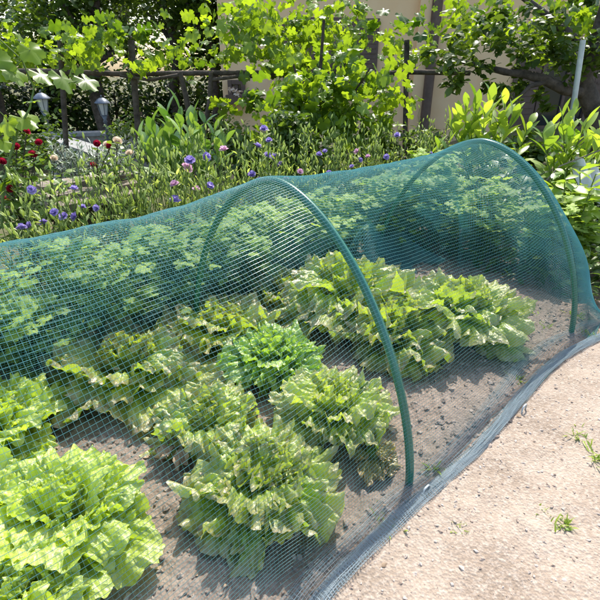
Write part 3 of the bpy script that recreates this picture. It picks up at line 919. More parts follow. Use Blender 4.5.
b = wall_at(178, 190, cB); b[2] = -.02
broad_plant(b, tips([(138, 138), (152, 124), (166, 112), (180, 108), (194, 114), (206, 120), (216, 128), (150, 140), (228, 140), (190, 134), (170, 132)], cB), M['broad'], 'big broad leaved plant with upright glossy leaves behind the violet flowers', L=(.12, .21), W=.36, up=(10, 80), per=10, fold=.35)
b = at(488, 175, 3.5); b[2] = -.02
broad_plant(b, [at(x, y, 3.5 + random.uniform(-.15, .15)) for x, y in ((455, 112), (466, 106), (476, 98), (490, 92), (505, 102), (518, 112), (448, 124), (530, 124), (485, 112), (500, 120), (472, 122))], M['broad_y'], 'sunlit tall broad leaved plant standing above the farther hoop\'s top', L=(.12, .20), W=.36, up=(0, 80), per=15, fold=.3, t0=.35)
b = at(572, 190, 3.0); b[2] = -.02
broad_plant(b, [at(x, y, 3.0 + random.uniform(-.2, .2)) for x, y in ((542, 132), (552, 124), (562, 114), (574, 112), (588, 120), (600, 128), (615, 122), (555, 150), (585, 148), (570, 140), (600, 150))], M['broad_y'], 'sunlit leafy plant with narrow pointed leaves in front of the leaning metal pole', L=(.11, .18), W=.32, up=(-5, 75), per=15, fold=.3, t0=.3)
b = at(585, 245, 2.35); b[2] = -.02
broad_plant(b, [at(x, y, 2.35 + random.uniform(-.15, .2)) for x, y in ((552, 178), (565, 172), (580, 168), (596, 174), (612, 180), (560, 198), (575, 192), (590, 195), (625, 195), (605, 212), (570, 215), (585, 222))], M['broad_y'], 'yellow green bushy plant with drooping leaves beside the net\'s closed end', L=(.09, .15), W=.45, up=(-25, 40), per=16, t0=.25)
b = at(592, 285, 2.15); b[2] = -.01
broad_plant(b, [at(x, y, 2.12) for x, y in ((587, 252), (600, 250), (612, 262), (602, 270))], M['broad'], 'low plant with round pale leaves against the net at the right edge', L=(.07, .11), W=.75, up=(-10, 35), per=4, fold=.1)
b = at(505, 190, 2.9); b[2] = -.02
broad_plant(b, [at(x, y, 2.9 + random.uniform(-.2, .2)) for x, y in ((500, 158), (515, 160), (530, 168), (545, 172), (520, 180), (550, 190))], M['bush'], 'dark leafy clump in shade behind the farther hoop', L=(.08, .13), W=.5, up=(-15, 50), per=16, t0=.2)
b = at(455, 165, 3.3); b[2] = -.02
broad_plant(b, [at(x, y, 3.3 + random.uniform(-.2, .2)) for x, y in ((440, 140), (452, 135), (430, 146), (465, 142))], M['broad_y'], 'small bright leafy plant left of the tall one above the farther hoop', L=(.07, .12), W=.35, up=(0, 75), per=8)

# ---- rose bush with red roses, and a paler one
def rose_flower(pos, fwd, s, mat, parent):
    mb = MB(); mt = frame(fwd)
    for ly, (cnt, op, sc) in enumerate(((5, 62, 1.), (5, 42, .85), (4, 24, .68), (3, 10, .5))):
        for k_ in range(cnt):
            a = k_ * 2 * math.pi / cnt + ly * .7 + random.uniform(-.15, .15); o_ = R(op)
            GG, HH_ = np.meshgrid(np.linspace(0, 1, 5), np.linspace(-1, 1, 5), indexing='ij')
            wd = .72 * s * sc * np.sin(np.pi * (.1 + .66 * GG)) * HH_
            rad = s * sc * (np.sin(GG * 1.5) * math.sin(o_) + .12) - .30 * np.abs(wd) ** 2 / s
            P = np.stack([rad * math.cos(a) - wd * math.sin(a), s * GG * (.95 * math.cos(o_) + .25) - .15 * s * GG ** 4 * (ly < 2), rad * math.sin(a) + wd * math.cos(a)], -1) @ mt.T + pos
            mb.grid(P, .25 + .15 * ly + random.uniform(-.1, .1))
    return mb.build('blossom', mat, parent)


rose_t = [oval_leaf(.05, .032, .3, .2, 4), oval_leaf(.038, .026, .3, .2, 4)]


def rose_bush(base, flowers, extra, label, Yc, mats):
    root = thing('rose_bush', base, label, 'rose', 'rose bushes at the left of the bed'); st, lf = MB(), MB()
    pts = []
    for (x, y) in [f[:2] for f in flowers] + extra:
        tip = wall_at(x, y, Yc + random.uniform(-.12, .12)); pts.append(tip)
        cv = curve3(np.asarray(base) + [random.uniform(-.08, .08), random.uniform(-.08, .08), 0], tip - [0, 0, .01], (random.uniform(-.05, .05), 0, .03), 8); st.tube(cv, np.linspace(.006, .0025, 8), 5)
        for k_ in range(44):
            t = random.uniform(.3, .97); j = min(6, int(t * 7)); q = cv[j] + (cv[j + 1] - cv[j]) * (t * 7 - j) + rng.normal(size=3) * .045
            put(lf, random.choice(rose_t), q, rdir(-20, 45), random.uniform(-.6, .6), random.gauss(.5, .25))
    st.build('canes', M['woody'], root); lf.build('leaves', M['rose_leaf'], root)
    for f, tip in zip(flowers, pts):
        toward = np.array([-tip[0], -tip[1], 1 - tip[2]]); toward /= np.linalg.norm(toward)
        rose_flower(tip, toward * .6 + rdir(20, 80) * .5, f[3] * .82, M[f[2]], root)


cR = -HA - 1.15
b = wall_at(20, 230, cR); b[2] = -.02
rose_bush(b, [(16, 147, 'red', .022), (39, 143, 'red', .021), (33, 155, 'red', .024), (2, 162, 'red', .022), (11, 189, 'red', .021), (6, 200, 'red', .020), (26, 132, 'red', .022), (54, 159, 'cream', .022)],
          [(-20, 150), (50, 175), (25, 170), (62, 168), (-10, 180)], 'red rose bush at the left edge above the net', cR, M)
b = wall_at(104, 215, cR - .3); b[2] = -.02
rose_bush(b, [(93, 166, 'red', .026), (92, 199, 'red', .028), (97, 144, 'red', .024), (110, 146, 'red', .024), (117, 142, 'cream', .034), (107, 145, 'cream', .026), (130, 154, 'cream', .030)],
          [(80, 172), (120, 165), (105, 180)], 'rose bush with cream and red blooms left of the broad leaved plant', cR - .3, M)

# silver bush
sil = oval_leaf(.055, .012, .25, .2, 3)
b = wall_at(92, 190, cR - .75); b[2] = -.05
root = thing('silver_bush', b, 'pale silver leaved shrub spilling beside the low stone wall', 'shrub'); st, lf = MB(), MB()
for i in range(46):
    x, y = random.uniform(52, 135), random.gauss(152, 7); tip = wall_at(x, y, cR - .75 + random.uniform(-.15, .15))
    cv = curve3(b + [random.uniform(-.1, .1), random.uniform(-.1, .1), 0], tip, (0, 0, .05), 7); st.tube(cv, np.linspace(.004, .0015, 7), 4)
    for k_ in range(34):
        t = random.uniform(.45, 1); j = min(5, int(t * 6)); q = cv[j] + (cv[j + 1] - cv[j]) * (t * 6 - j) + rng.normal(size=3) * .012
        put(lf, sil, q, rdir(0, 70), 0, random.random())
st.build('stems', M['woody'], root); lf.build('leaves', M['silver'], root)

# ------------------------------------------------------------------ leafy masses
def crown(mb, blobs, n, shapes, size=1., elev=(-45, 45), sp=1.):
    wts = np.array([b_[1][0] * b_[1][1] * b_[1][2] for b_ in blobs]) ** .75; wts /= wts.sum()
    cl = []
    for i in range(max(8, n // 26)):
        bc, br = blobs[rng.choice(len(blobs), p=wts)]
        d_ = rng.normal(size=3); d_ /= np.linalg.norm(d_); rr = random.uniform(.45, 1.05)
        cl.append((np.asarray(bc) + d_ * rr * np.asarray(br), min(br) * random.uniform(.16, .34) * sp, random.gauss(.5, .17)))
    for i in range(n):
        c_, r_, t_ = random.choice(cl)
        q = c_ + rng.normal(size=3) * r_ * [1, 1, .7]
        V = random.choice(shapes); k_ = random.uniform(.7, 1.25) * size
        put(mb, (V[0] * k_,) + tuple(V[1:]), q, rdir(*elev), random.uniform(-1, 1), t_ + random.uniform(-.2, .2))


tl = [oval_leaf(.10, .055, .4, .25, 4), oval_leaf(.085, .05, .2, .2, 4)]
vl = [vine_leaf(.062), vine_leaf(.05), vine_leaf(.072)]
for v in vl: pass

# climber (leafy bush with lobed leaves) behind the middle of the bed
cV = -HA - 1.75
def climber(base, blobs, n, stems, label, mat='vine', shapes=vl):
    root = thing('climbing_vine', base, label, 'vine', 'vines trained behind the flower bed'); st, lf = MB(), MB()
    for pts, r0 in stems: st.tube(pts, np.linspace(r0, r0 * .6, len(pts)), 6)
    st.build('stems', M['woody'], root)
    crown(lf, blobs, n, shapes, elev=(-75, 10), sp=2.4); lf.build('leaves', M[mat], root)
    return root


def cl_st(*pts, Y): return np.array([at(x, y, Y) for x, y in pts])


b = at(318, 170, 4.4); b[2] = -.1
climber(b, [(at(300, 110, 4.4), (.3, .25, .4)), (at(330, 120, 4.4), (.35, .25, .35)), (at(360, 95, 4.5), (.35, .25, .3)), (at(345, 130, 4.4), (.4, .25, .12)), (at(315, 80, 4.4), (.4, .25, .3)), (at(385, 85, 4.5), (.3, .2, .25))],
        900, [(cl_st((318, 185), (317, 140), (319, 100), (321, 60), (324, 20), Y=4.4), .022), (cl_st((345, 190), (348, 130), (356, 90), (370, 68), Y=4.45), .015), (cl_st((300, 190), (296, 130), (301, 90), (292, 60), Y=4.4), .016)],
        'leafy vine climbing in the middle, in front of the house corner')
b = at(296, 200, 3.9); b[2] = -.05
root = thing('green_bush', b, 'dense green bush between the violet flowers and the vine', 'shrub'); st, lf = MB(), MB()
st.tube([b, at(296, 150, 3.9)], [.02, .008], 6); st.build('stem', M['woody'], root)
crown(lf, [(at(294, 150, 3.9), (.22, .2, .30)), (at(285, 128, 3.95), (.18, .2, .22)), (at(310, 165, 3.9), (.25, .2, .16))], 1300, [oval_leaf(.06, .034, .3, .2, 4)]); lf.build('leaves', M['bush'], root)

# vine leaves hanging near at the left edge
b = wall_at(4, 240, cR + .05); b[2] = -.03
root = thing('climbing_vine', b, 'yellow green vine shoot with very large lobed leaves at the left edge', 'vine', 'vines trained behind the flower bed')
st, lf = MB(), MB()
cvp = [wall_at(x, y, cR + .1) for x, y in ((2, 225), (3, 190), (9, 160), (18, 130), (30, 108), (34, 88), (22, 60), (-5, 35))]
st.tube(cvp, np.linspace(.007, .003, 8), 5)
for x, y, s_, t_, dx, dz in ((22, 118, .078, .85, .9, -.55), (7, 124, .07, .9, -.2, -.7), (30, 101, .045, 1., .6, .1), (3, 142, .05, .8, .3, -.6), (17, 176, .055, .6, .5, -.3), (5, 182, .07, .55, -.3, -.3), (18, 202, .085, .2, .9, -.1),
                             (-12, 100, .08, .6, -.2, -.7), (12, 70, .08, .5, .5, -.6), (40, 74, .07, .55, .7, -.5), (62, 78, .08, .4, .5, -.7), (85, 80, .075, .35, .7, -.5), (-4, 60, .09, .5, .2, -.7), (30, 50, .07, .7, .4, -.6)):
    q = wall_at(x, y, cR + .1); put(lf, vine_leaf(s_), q, np.array([dx, -.25, dz]), random.uniform(-.4, .4), t_)
    k_ = min(cvp, key=lambda c_: np.linalg.norm(c_ - q)); st.tube([k_, q], .002, 4)
st.build('stems', M['stem'], root); lf.build('leaves', M['vine'], root)

# ------------------------------------------------------------------ pergola on the lower terrace with its vine
PY = 5.6
root = thing('pergola', at(150, 200, PY), 'dark slender pergola of rails and posts carrying the vine', 'pergola')
mb = MB(); bar = np.array([at(x, y, PY + .002 * x * 0) for x, y in ((-60, 72), (40, 71), (120, 74), (200, 73), (260, 73), (330, 78), (410, 72), (470, 73))]); mb.tube(bar, .026, 8); mb.build('rail', M['bark'], root)
for (x0, y0, x1, y1, r_) in ((131, 40, 139, 210, .035), (60, 40, 60, 210, .03), (407, 40, 406, 210, .028)):
    mb = MB(); a_ = at(x0, y0, PY); c_ = at(x1, y1, PY); c_[2] = -1.2; mb.tube([a_, (a_ + c_) / 2 + [.01, 0, 0], c_], r_, 8); mb.build('post', M['bark'], root)
root = thing('climbing_vine', at(190, 200, PY), 'vine with forked dark trunk roofing the pergola with yellow green leaves', 'vine', 'vines trained behind the flower bed')
mb = MB()
for pts, r0 in (((( 199, 200), (196, 150), (190, 118), (186, 96), (180, 73)), .04), (((199, 160), (206, 122), (210, 100), (211, 72)), .035), (((210, 80), (240, 76), (262, 77), (285, 74)), .02), (((180, 75), (150, 80), (120, 76)), .02)):
    mb.tube([at(x, y, PY - .05) for x, y in pts], np.linspace(r0, r0 * .7, len(pts)), 7)
mb.build('trunk', M['bark'], root)
lf = MB()
bl = []
for x in range(-60, 620, 26):
    y = 50 + 10 * math.sin(x * .05) - (8 if x > 300 else 0); bl.append((at(x, y, PY + random.uniform(-.3, .6)), (.30, .6, .17)))
for x in range(225, 640, 30): bl.append((at(x, 22 + 8 * math.sin(x * .08), PY + random.uniform(-.1, .5)), (.34, .5, .2)))
for x, y in ((112, 84), (118, 100), (135, 84), (228, 108), (238, 118), (172, 80), (196, 86), (262, 112), (255, 90)): bl.append((at(x, y, PY - .25), (.12, .1, .10)))
crown(lf, bl, 2300, [vine_leaf(.065), vine_leaf(.05), vine_leaf(.078)], elev=(-80, 10), sp=3.); lf.build('leaves', M['vine'], root)

# ------------------------------------------------------------------ lamps
M['lampmetal'] = solid_mat('lamp_metal', (.10, .12, .15), (.20, .23, .28), 20, .4, .1, metal=.3)
m_, nt_, n_, l_ = mat_new('lamp_glass'); p_ = N(nt_, 'ShaderNodeBsdfPrincipled', Roughness=.25); p_.inputs['Base Color'].default_value = (.75, .78, .80, 1); p_.inputs['Transmission Weight'].default_value = .35
o_ = n_.new('ShaderNodeOutputMaterial'); l_.new(p_.outputs[0], o_.inputs[0]); M['lampglass'] = m_


def lamp(px, py, Y, s, label):
    """px, py: top of the lantern"""
    t = at(px, py, Y); z0 = -1.15; root = thing('garden_lamp', (t[0], t[1], z0), label, 'lamp', 'lantern posts by the low stone wall')
    c = np.array([t[0], t[1], t[2]])
    mb = MB(); zb = t[2] - .36 * s - z0
    mb.lathe([(0.09, 0), (.09, .05), (.05, .1), (.028, .2), (.024, zb - .12), (.04, zb - .1), (.024, zb - .07), (.05, zb - .01), (.0, zb)], (t[0], t[1], z0), 10); mb.build('post', M['lampmetal'], root)
    mb = MB()
    for k_ in range(6):
        a = k_ * math.pi / 3; e = np.array([math.cos(a), math.sin(a), 0])
        mb.tube([c + e * .065 * s + [0, 0, -.36 * s], c + e * .115 * s + [0, 0, -.13 * s]], .008 * s, 5)
    for zz, r_ in ((-.36, .07), (-.13, .118)): mb.lathe([(r_ * s, zz * s - .006), (r_ * s + .012, zz * s), (r_ * s, zz * s + .006)], c, 6)
    mb.build('lantern_frame', M['lampmetal'], root)
    mb = MB(); mb.lathe([(.060 * s, -.355 * s), (.110 * s, -.135 * s)], c, 6); mb.build('glass', M['lampglass'], root, smooth=False)
    mb = MB(); mb.lathe([(.155 * s, -.130 * s), (.150 * s, -.118 * s), (.085 * s, -.055 * s), (.035 * s, -.03 * s), (.0, -.028 * s)], c, 12); mb.build('lantern_roof', M['lampmetal'], root)
    mb = MB(); mb.lathe([(.0, -.032 * s), (.018 * s, -.02 * s), (.012 * s, -.008 * s), (.02 * s, .004 * s), (0, .02 * s)], c, 8); mb.build('finial', M['lampmetal'], root)


lamp(40, 91, 7.6, .78, 'left grey lantern lamp on a post among the leaves')
lamp(101, 96, 8.4, .82, 'right grey lantern lamp on a post beside a dark tree trunk')

# ------------------------------------------------------------------ low stone wall and steps
M['stone'] = solid_mat('wall_stone', (.22, .20, .18), (.42, .40, .37), 9, .9, .8, .02)
M['coping'] = solid_mat('coping_stone', (.24, .24, .24), (.36, .36, .35), 12, .8, .4, .006)
root = thing('stone_wall', at(46, 200, 8.1), 'low grey stone wall with pale coping turning a corner behind the roses', 'wall')
A_, B_, C_ = G(46, 133, -.0), G(160, 130, 0), G(112, 155, 0)
def wall_seg(a, b, top, th, nm, mat, h):
    d_ = b - a; Lw = np.linalg.norm(d_[:2]); an = math.atan2(d_[1], d_[0]); mb = MB()
    mb.box(((a[0] + b[0]) / 2, (a[1] + b[1]) / 2, top - h / 2), Lw, th, h, rotz(an)); return mb.build(nm, mat, root, smooth=False)
wall_seg(A_ + [.0, .0, 0], B_, -.06, .24, 'wall_run', M['stone'], 1.2); wall_seg(A_ + (C_ - A_) * .08, C_, -.063, .24, 'wall_run', M['stone'], 1.2)
wall_seg(A_ + [-.1, 0, 0], B_, 0, .32, 'coping', M['coping'], .057); wall_seg(A_ + (C_ - A_) * .1, C_, -.004, .32, 'coping', M['coping'], .054)
M['oldwood'] = solid_mat('weathered_wood', (.13, .105, .08), (.27, .225, .175), 18, .85, .5, .006)
root = thing('garden_steps', wall_at(90, 185, cR - .35), 'weathered wooden steps half hidden by the flowers', 'steps')
for i, (x, y) in enumerate(((86, 181), (92, 190), (100, 199))):
    p = wall_at(x, y, cR - .40 + .12 * i); mb = MB(); mb.box(p, .55, .16, .035, rotz(math.atan2(AX[1], AX[0]))); mb.build('tread', M['oldwood'], root, smooth=False)
    mb = MB(); mb.box(p - [0, 0, .08], .53, .02, .12, rotz(math.atan2(AX[1], AX[0]))); mb.build('riser', M['woody'], root, smooth=False)

# timber edging along the far side of the bed
a_, b_ = G(-30, 394, .03), G(180, 334, .03)
d_ = b_ - a_; mb = MB(); mb.box((*((a_ + b_) / 2)[:2], .015), np.linalg.norm(d_[:2]), .035, .07, rotz(math.atan2(d_[1], d_[0])))
tag(mb.build('edging_board', M['oldwood'], smooth=False), 'weathered grey timber board edging the far side of the bed', 'board')

# ------------------------------------------------------------------ house
M['plaster'] = solid_mat('pink_plaster', (.85, .56, .31), (.88, .62, .37), 3, .9, .15, .004)
M['brown'] = solid_mat('brown_paint', (.10, .065, .05), (.16, .105, .08), 10, .6, .2)
M['white'] = solid_mat('white_paint', (.72, .70, .68), (.8, .79, .77), 10, .6, .1)
M['tile'] = solid_mat('roof_tile', (.28, .12, .07), (.42, .2, .12), 6, .85, .5)
m_, nt_, n_, l_ = mat_new('window_glass'); p_ = N(nt_, 'ShaderNodeBsdfPrincipled', Roughness=.06); p_.inputs['Base Color'].default_value = (.02, .025, .03, 1); p_.inputs['Specular IOR Level'].default_value = .8
o_ = n_.new('ShaderNodeOutputMaterial'); l_.new(p_.outputs[0], o_.inputs[0]); M['glass'] = m_
HYY = 9.2
x0, x1 = at(222, 80, HYY)[0], 9.5
house = thing('house', ((x0 + x1) / 2, HYY, -1.15), 'pinkish rendered house with brown shutters behind the garden', 'house')
mb = MB(); mb.box(((x0 + x1) / 2, HYY + 3, 1.35), x1 - x0, 6, 5.0); mb.build('wall', M['plaster'], house, smooth=False)
mb = MB()
mb.add([(x0 - .5, HYY - .5, 3.86), (x1 + .5, HYY - .5, 3.86), (x1 + .5, HYY + 6.5, 3.86), (x0 - .5, HYY + 6.5, 3.86), (x0 + 2.5, HYY + 3, 5.6), (x1 - 2.5, HYY + 3, 5.6)], [(0, 1, 5, 4), (2, 3, 4, 5), (0, 3, 2, 1)])
mb.add([(x0 - .5, HYY - .5, 3.86), (x0 - .5, HYY + 6.5, 3.86), (x0 + 2.5, HYY + 3, 5.6)], [(0, 2, 1)]); mb.add([(x1 + .5, HYY - .5, 3.86), (x1 + .5, HYY + 6.5, 3.86), (x1 - 2.5, HYY + 3, 5.6)], [(0, 1, 2)])
mb.build('roof', M['tile'], house, smooth=False)


def window(pxc, pyt, pyb, wpx, shutters=True):
    a = at(pxc - wpx / 2, pyt, HYY); c = at(pxc + wpx / 2, pyb, HYY); xc = at(pxc, (pyt + pyb) / 2, HYY)[0]; zt, zb = a[2], c[2]; ww = c[0] - a[0]
    mb = MB()
    for sx in (-1, 1): mb.box((xc + sx * ww / 2, HYY - .02, (zt + zb) / 2), .07, .10, zt - zb + .07)
    for z_ in (zt, zb): mb.box((xc, HYY - .022, z_), ww - .075, .09, .07)
    mb.box((xc, HYY - .018, (zt + zb) / 2), .05, .06, zt - zb - .075)
    w_ = mb.build('window', M['brown'], house, smooth=False)
    mb = MB(); mb.box((xc, HYY - .002, (zt + zb) / 2), ww - .08, .012, zt - zb - .08); mb.build('pane', M['glass'], w_, smooth=False)
    mb = MB(); mb.box((xc, HYY - .06, zb - .07), ww + .3, .2, .05); mb.build('sill', M['coping'], w_, smooth=False)
    if shutters:
        for sx in (-1, 1):
            mb = MB(); xs = xc + sx * (ww / 2 + .04 + .24)
            mb.box((xs, HYY - .035, (zt + zb) / 2), .46, .04, zt - zb + .04)
            for k_ in range(14): mb.box((xs, HYY - .058, zb + .06 + (zt - zb - .1) * k_ / 13), .38, .012, .03)
            mb.build('shutter', M['brown'], house, smooth=False)


window(237, 82, 98, 14, False); window(565, 42, 128, 30); window(330, 20, 90, 34)
mb = MB(); q = at(426, 110, HYY - .15); mb.tube([(q[0], q[1], -1.15), (q[0], q[1], 3.8)], .085, 10); mb.build('downpipe', M['brown'], house)
mb = MB(); mb.box((q[0] - .17, HYY - .06, 1.35), .20, .12, 4.98); mb.build('pilaster', M['plaster'], house, smooth=False)
q = at(236, 98, HYY - .25)
rt = thing('flower_box', q, 'window box of white flowers under the small dark house window', 'flower box')
mb = MB(); mb.box(q - [0, 0, .02], .34, .18, .14); mb.build('box', M['brown'], rt, smooth=False)
mb = MB(); crown(mb, [(q + [0, 0, .1], (.17, .09, .08))], 120, [oval_leaf(.05, .045, .2, .1, 3)]); mb.build('blossoms', M['cream'], rt)

# ------------------------------------------------------------------ trees
def tree(base, limbs, blobs, n, mat, shapes, label, trunk_pts, r0, size=1., name='garden_tree', group='trees in the lower garden'):
    root = thing(name, base, label, 'tree', group)
    mb = MB(); mb.tube(trunk_pts, np.linspace(r0, r0 * .55, len(trunk_pts)), 9); mb.build('trunk', M['bark'], root)
    for pts, r_ in limbs:
        mb = MB(); mb.tube(pts, np.linspace(r_, r_ * .3, len(pts)), 7); mb.build('branch', M['bark'], root)
    mb = MB(); crown(mb, blobs, n, shapes, size); mb.build('crown', mat, root)


def bg_tree(x, Y, h, wd, n, mat, label, tr=.13, low=.25):
    zb = -1.15; b_ = np.array([x, Y, zb]); bl = []
    for i in range(9):
        a = random.random() * 6.3; rr = wd * random.uniform(.2, .6)
        bl.append((b_ + [rr * math.cos(a), rr * math.sin(a), h * random.uniform(low + .1, .95)], (wd * random.uniform(.35, .55), wd * random.uniform(.35, .55), h * random.uniform(.12, .2))))
    tp = [b_ + [random.uniform(-.06, .06) * k_, 0, h * .8 * k_ / 5] for k_ in range(6)]
    lm = [(np.array([tp[3], (tp[3] + bl[i][0]) / 2 + [0, 0, .1], bl[i][0]]), tr * .45) for i in range(5)]
    tree(b_, lm, bl, n, mat, tl, label, tp, tr, size=1.5)


def PX(px, Y): return at(px, 70, Y)[0]


bg_tree(PX(95, 10), 10, 4.6, 1.5, 3600, M['treeleaf'], 'dark trunked tree behind the right lantern lamp', .17, .42)
bg_tree(PX(-15, 11), 11, 5.0, 2.0, 4200, M['treeleaf'], 'tree standing behind the left lantern lamp at the photo\'s edge', .15, .3)
bg_tree(PX(175, 12.5), 12.5, 5.2, 1.9, 3800, M['treeleaf'], 'tree far behind the forked vine trunk', .15, .35)
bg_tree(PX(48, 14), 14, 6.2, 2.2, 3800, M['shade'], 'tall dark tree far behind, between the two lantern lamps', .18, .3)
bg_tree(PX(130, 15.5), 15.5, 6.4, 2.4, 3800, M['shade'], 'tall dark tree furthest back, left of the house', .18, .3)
bg_tree(PX(212, 11.3), 11.3, 4.8, 1.2, 3200, M['treeleaf'], 'tree beside the corner of the house, above the flower box', .12, .3)
bg_tree(PX(-170, 10.5), 10.5, 5.0, 2.0, 3600, M['treeleaf'], 'tree beyond the photo\'s left edge', .15, .3)
# clipped hedge closing the lower garden
h0, h1 = PX(-420, 13), PX(225, 13)
rt = thing('hedge', ((h0 + h1) / 2, 13, -1.15), 'long dark hedge closing the lower garden behind the lamps', 'hedge')
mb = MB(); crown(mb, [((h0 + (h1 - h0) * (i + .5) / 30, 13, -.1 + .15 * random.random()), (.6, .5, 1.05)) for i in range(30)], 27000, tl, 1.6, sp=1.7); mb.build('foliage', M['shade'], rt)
mb = MB()
for i in range(30): mb.tube([(h0 + (h1 - h0) * (i + .5) / 30, 13, -1.2), (h0 + (h1 - h0) * (i + .5) / 30 + .1, 13, .5)], [.05, .02], 5)
mb.build('stems', M['woody'], rt)
# shrubs in the lower garden
for (px, py, Y, w_, h_, n, mt, lab) in ((20, 140, 6.0, .7, .5, 1500, 'bush', 'low green shrub below the left lantern lamp'), (150, 135, 6.8, .8, .5, 1600, 'bush', 'green shrub below the pergola post'),
                                        (225, 130, 6.4, .7, .5, 1500, 'bush', 'green shrub right of the forked vine trunk'), (255, 150, 4.7, .45, .35, 1100, 'bush', 'leafy shrub behind the tall violet flowers'),
                                        (375, 140, 5.2, .55, .38, 1300, 'bush', 'green shrub left of the brown downpipe'), (440, 150, 5.0, .5, .35, 1100, 'bush', 'green shrub at the foot of the house wall, right of the downpipe'),
                                        (535, 150, 4.4, .45, .3, 1100, 'bush', 'dark shrub below the house window, behind the metal pole'), (600, 190, 3.6, .5, .45, 1200, 'bush', 'shaded shrub at the right edge behind the sunlit plants')):
    c_ = at(px, py, Y); zg = -.05 if Y < 4.8 else -1.15; b_ = np.array([c_[0], c_[1], zg]); rt = thing('garden_shrub', b_, lab, 'shrub', 'shrubs around the beds')
    mb = MB(); mb.tube([b_, c_], [.03, .01], 6); mb.build('stem', M['woody'], rt)
    hh_ = max(h_, (c_[2] - zg) * .6)
    mb = MB(); crown(mb, [(c_ + [random.uniform(-.5, .5) * w_, random.uniform(-.3, .3) * w_, random.uniform(-.35, .1) * h_], (w_ * .6, w_ * .5, h_ * .6)) for i in range(5)] + [(b_ + [0, 0, (c_[2] - zg) * .5], (w_ * .8, w_ * .6, (c_[2] - zg) * .5))], n, [oval_leaf(.07, .042, .3, .2, 4)]); mb.build('foliage', M[mt], rt)

# old tree at the right with a big limb reaching over to the left
TY = 5.2
b_ = at(600, 180, TY); b_[2] = -.9
tp = np.array([b_, at(601, 160, TY), at(597, 120, TY), at(588, 95, TY), at(583, 78, TY), at(596, 40, TY), at(612, -10, TY)])
lim1 = np.array([at(585, 92, TY), at(565, 90, TY - .05), at(545, 80, TY - .1), at(524, 74, TY - .1), at(505, 72, TY - .1), at(480, 66, TY), at(455, 60, TY)])
lim2 = np.array([at(548, 81, TY - .1), at(530, 86, TY - .15), at(520, 96, TY - .2), at(506, 104, TY - .2)])
lim3 = np.array([at(590, 60, TY), at(570, 35, TY), at(540, 10, TY), at(500, -20, TY)])
tb = [(at(x, y, TY + random.uniform(-.3, .3)), (rx, .3, rz)) for x, y, rx, rz in ((470, 78, .22, .15), (500, 92, .25, .14), (525, 98, .2, .12), (545, 60, .35, .2), (575, 30, .4, .3), (520, 30, .4, .25), (600, 60, .3, .25), (480, 45, .3, .2), (550, 100, .12, .1), (455, 60, .25, .15), (515, 78, .2, .12), (560, -5, .4, .2))]
tree(b_, [(lim1, .062), (lim2, .03), (lim3, .06)], tb, 1500, M['treeleaf'], tl, 'gnarled dark old tree at the right with a limb reaching across the house', tp, .115, name='old_tree')

# leaning metal pole, white sheet, cane
M['steel'] = solid_mat('galvanised_steel', (.42, .46, .48), (.56, .60, .62), 20, .45, .1, metal=.5)
a_, b_ = at(583, 40, 4.2), at(567, 150, 4.2)
d_ = b_ - a_; f_ = a_ + d_ * ((-.05 - a_[2]) / d_[2]); mb = MB(); mb.tube([a_, (a_ + f_) / 2, f_], .021, 10)
tag(mb.build('metal_pole', M['steel']), 'pale leaning metal pole in front of the old tree', 'pole')
q = at(590, 176, 2.85); g0 = np.linspace(-1, 1, 14)
GX, GY = np.meshgrid(g0, g0, indexing='ij')
mb = MB(); P = np.stack([q[0] + GX * .085, q[1] + .05 * np.sin(GX * 5 + GY * 2) + .06 * GY, q[2] + GY * .085 - .05 * GX - .03 * np.abs(GX)], -1); mb.grid(P)
tag(mb.build('plastic_sheet', M['white']), 'scrap of white plastic sheet behind the yellow green plant', 'sheet')
a_, b_ = at(560, 166, 2.8), at(603, 149, 2.8); mb = MB(); mb.tube([a_ + (a_ - b_) * 1.2 + [0, 0, -.25], a_, b_], .004, 6)
tag(mb.build('bamboo_cane', M['oldwood']), 'thin pale cane slanting above the white plastic sheet', 'cane')

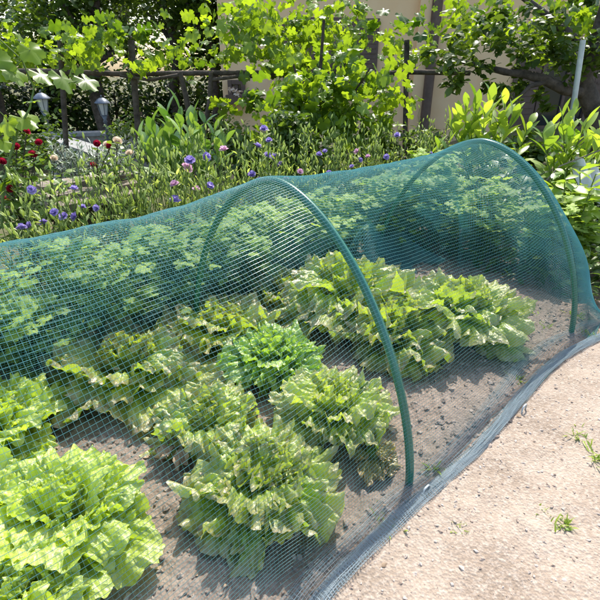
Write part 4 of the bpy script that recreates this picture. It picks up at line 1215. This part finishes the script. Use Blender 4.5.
# ------------------------------------------------------------------ pegs and weeds
def peg(px, py, an, label):
    p = G(px, py, .012); root = tag(None or bpy.data.objects.new('ground_peg', None), label, 'peg', 'metal pegs pinning the hem'); COL.objects.link(root); root.location = tuple(p)
    e = np.array([math.cos(an), math.sin(an), 0]); mb = MB()
    mb.tube([p - e * .013 + [0, 0, -.05], p - e * .013 + [0, 0, .008], p - e * .008 + [0, 0, .014], p + e * .008 + [0, 0, .014], p + e * .013 + [0, 0, .008], p + e * .013 + [0, 0, -.05]], .0026, 7)
    mb.build('wire', M['steel'], root)


peg(426, 491, .75, 'shiny metal peg in the hem beside the nearer hoop\'s foot'); peg(524, 409, .75, 'pale metal peg in the hem between the two hoops')
bl_t = [oval_leaf(.05, .006, .5, .3, 5), oval_leaf(.035, .007, .4, .3, 4), oval_leaf(.03, .012, .3, .2, 4)]
for (px, py, n, sp, k_, lab) in ((578, 436, 26, .03, 1., 'yellowish weed tuft on the path near the right edge'), (561, 524, 34, .03, 1.1, 'low green weed on the path in the lower right'), (543, 512, 10, .015, .6, 'tiny green seedling on the open path'),
                                 (433, 470, 22, .02, 1.3, 'upright grass tuft just right of the nearer hoop\'s foot'), (377, 503, 18, .012, .7, 'small green seedling on lit soil left of the nearer hoop\'s foot'), (434, 408, 8, .01, .6, 'little green sprout on the shaded edge of soil by the hoop'),
                                 (519, 380, 22, .02, 1.2, 'grass tuft beside the inner fold of the net'), (541, 327, 26, .03, 1.2, 'weed tuft inside the tunnel left of the farther hoop\'s foot'), (530, 315, 20, .03, 1.1, 'weed tuft next to the end lettuce of the row'),
                                 (575, 318, 30, .03, 1.5, 'grass tuft at the foot of the net\'s end, right of the farther hoop'), (457, 526, 20, .03, .8, 'sparse weed on the path right beside the hem'), (598, 460, 24, .03, 1.4, 'yellow grass tuft at the right edge of the path'),
                                 (385, 528, 26, .03, 1.0, 'creeping weed at the edge of the hem, bottom centre'), (157, 462, 10, .012, .8, 'seedling on soil between the bright and the bronze lettuces'), (590, 335, 24, .04, 1.3, 'grass tuft at the hem beyond the farther hoop')):
    p = G(px, py, 0.0); p[2] = -.002; mb = MB()
    for i in range(n):
        v = random.choice(bl_t); q = p + [random.gauss(0, sp * .5), random.gauss(0, sp * .5), 0]
        put(mb, (v[0] * [.6, .75, .75] * k_ * random.uniform(.5, 1.1), v[1]), q, rdir(20, 80), random.uniform(-1, 1), random.gauss(.6, .25))
    tag(mb.build('weed', M['grass']), lab, 'weed', 'weeds in the soil and path')
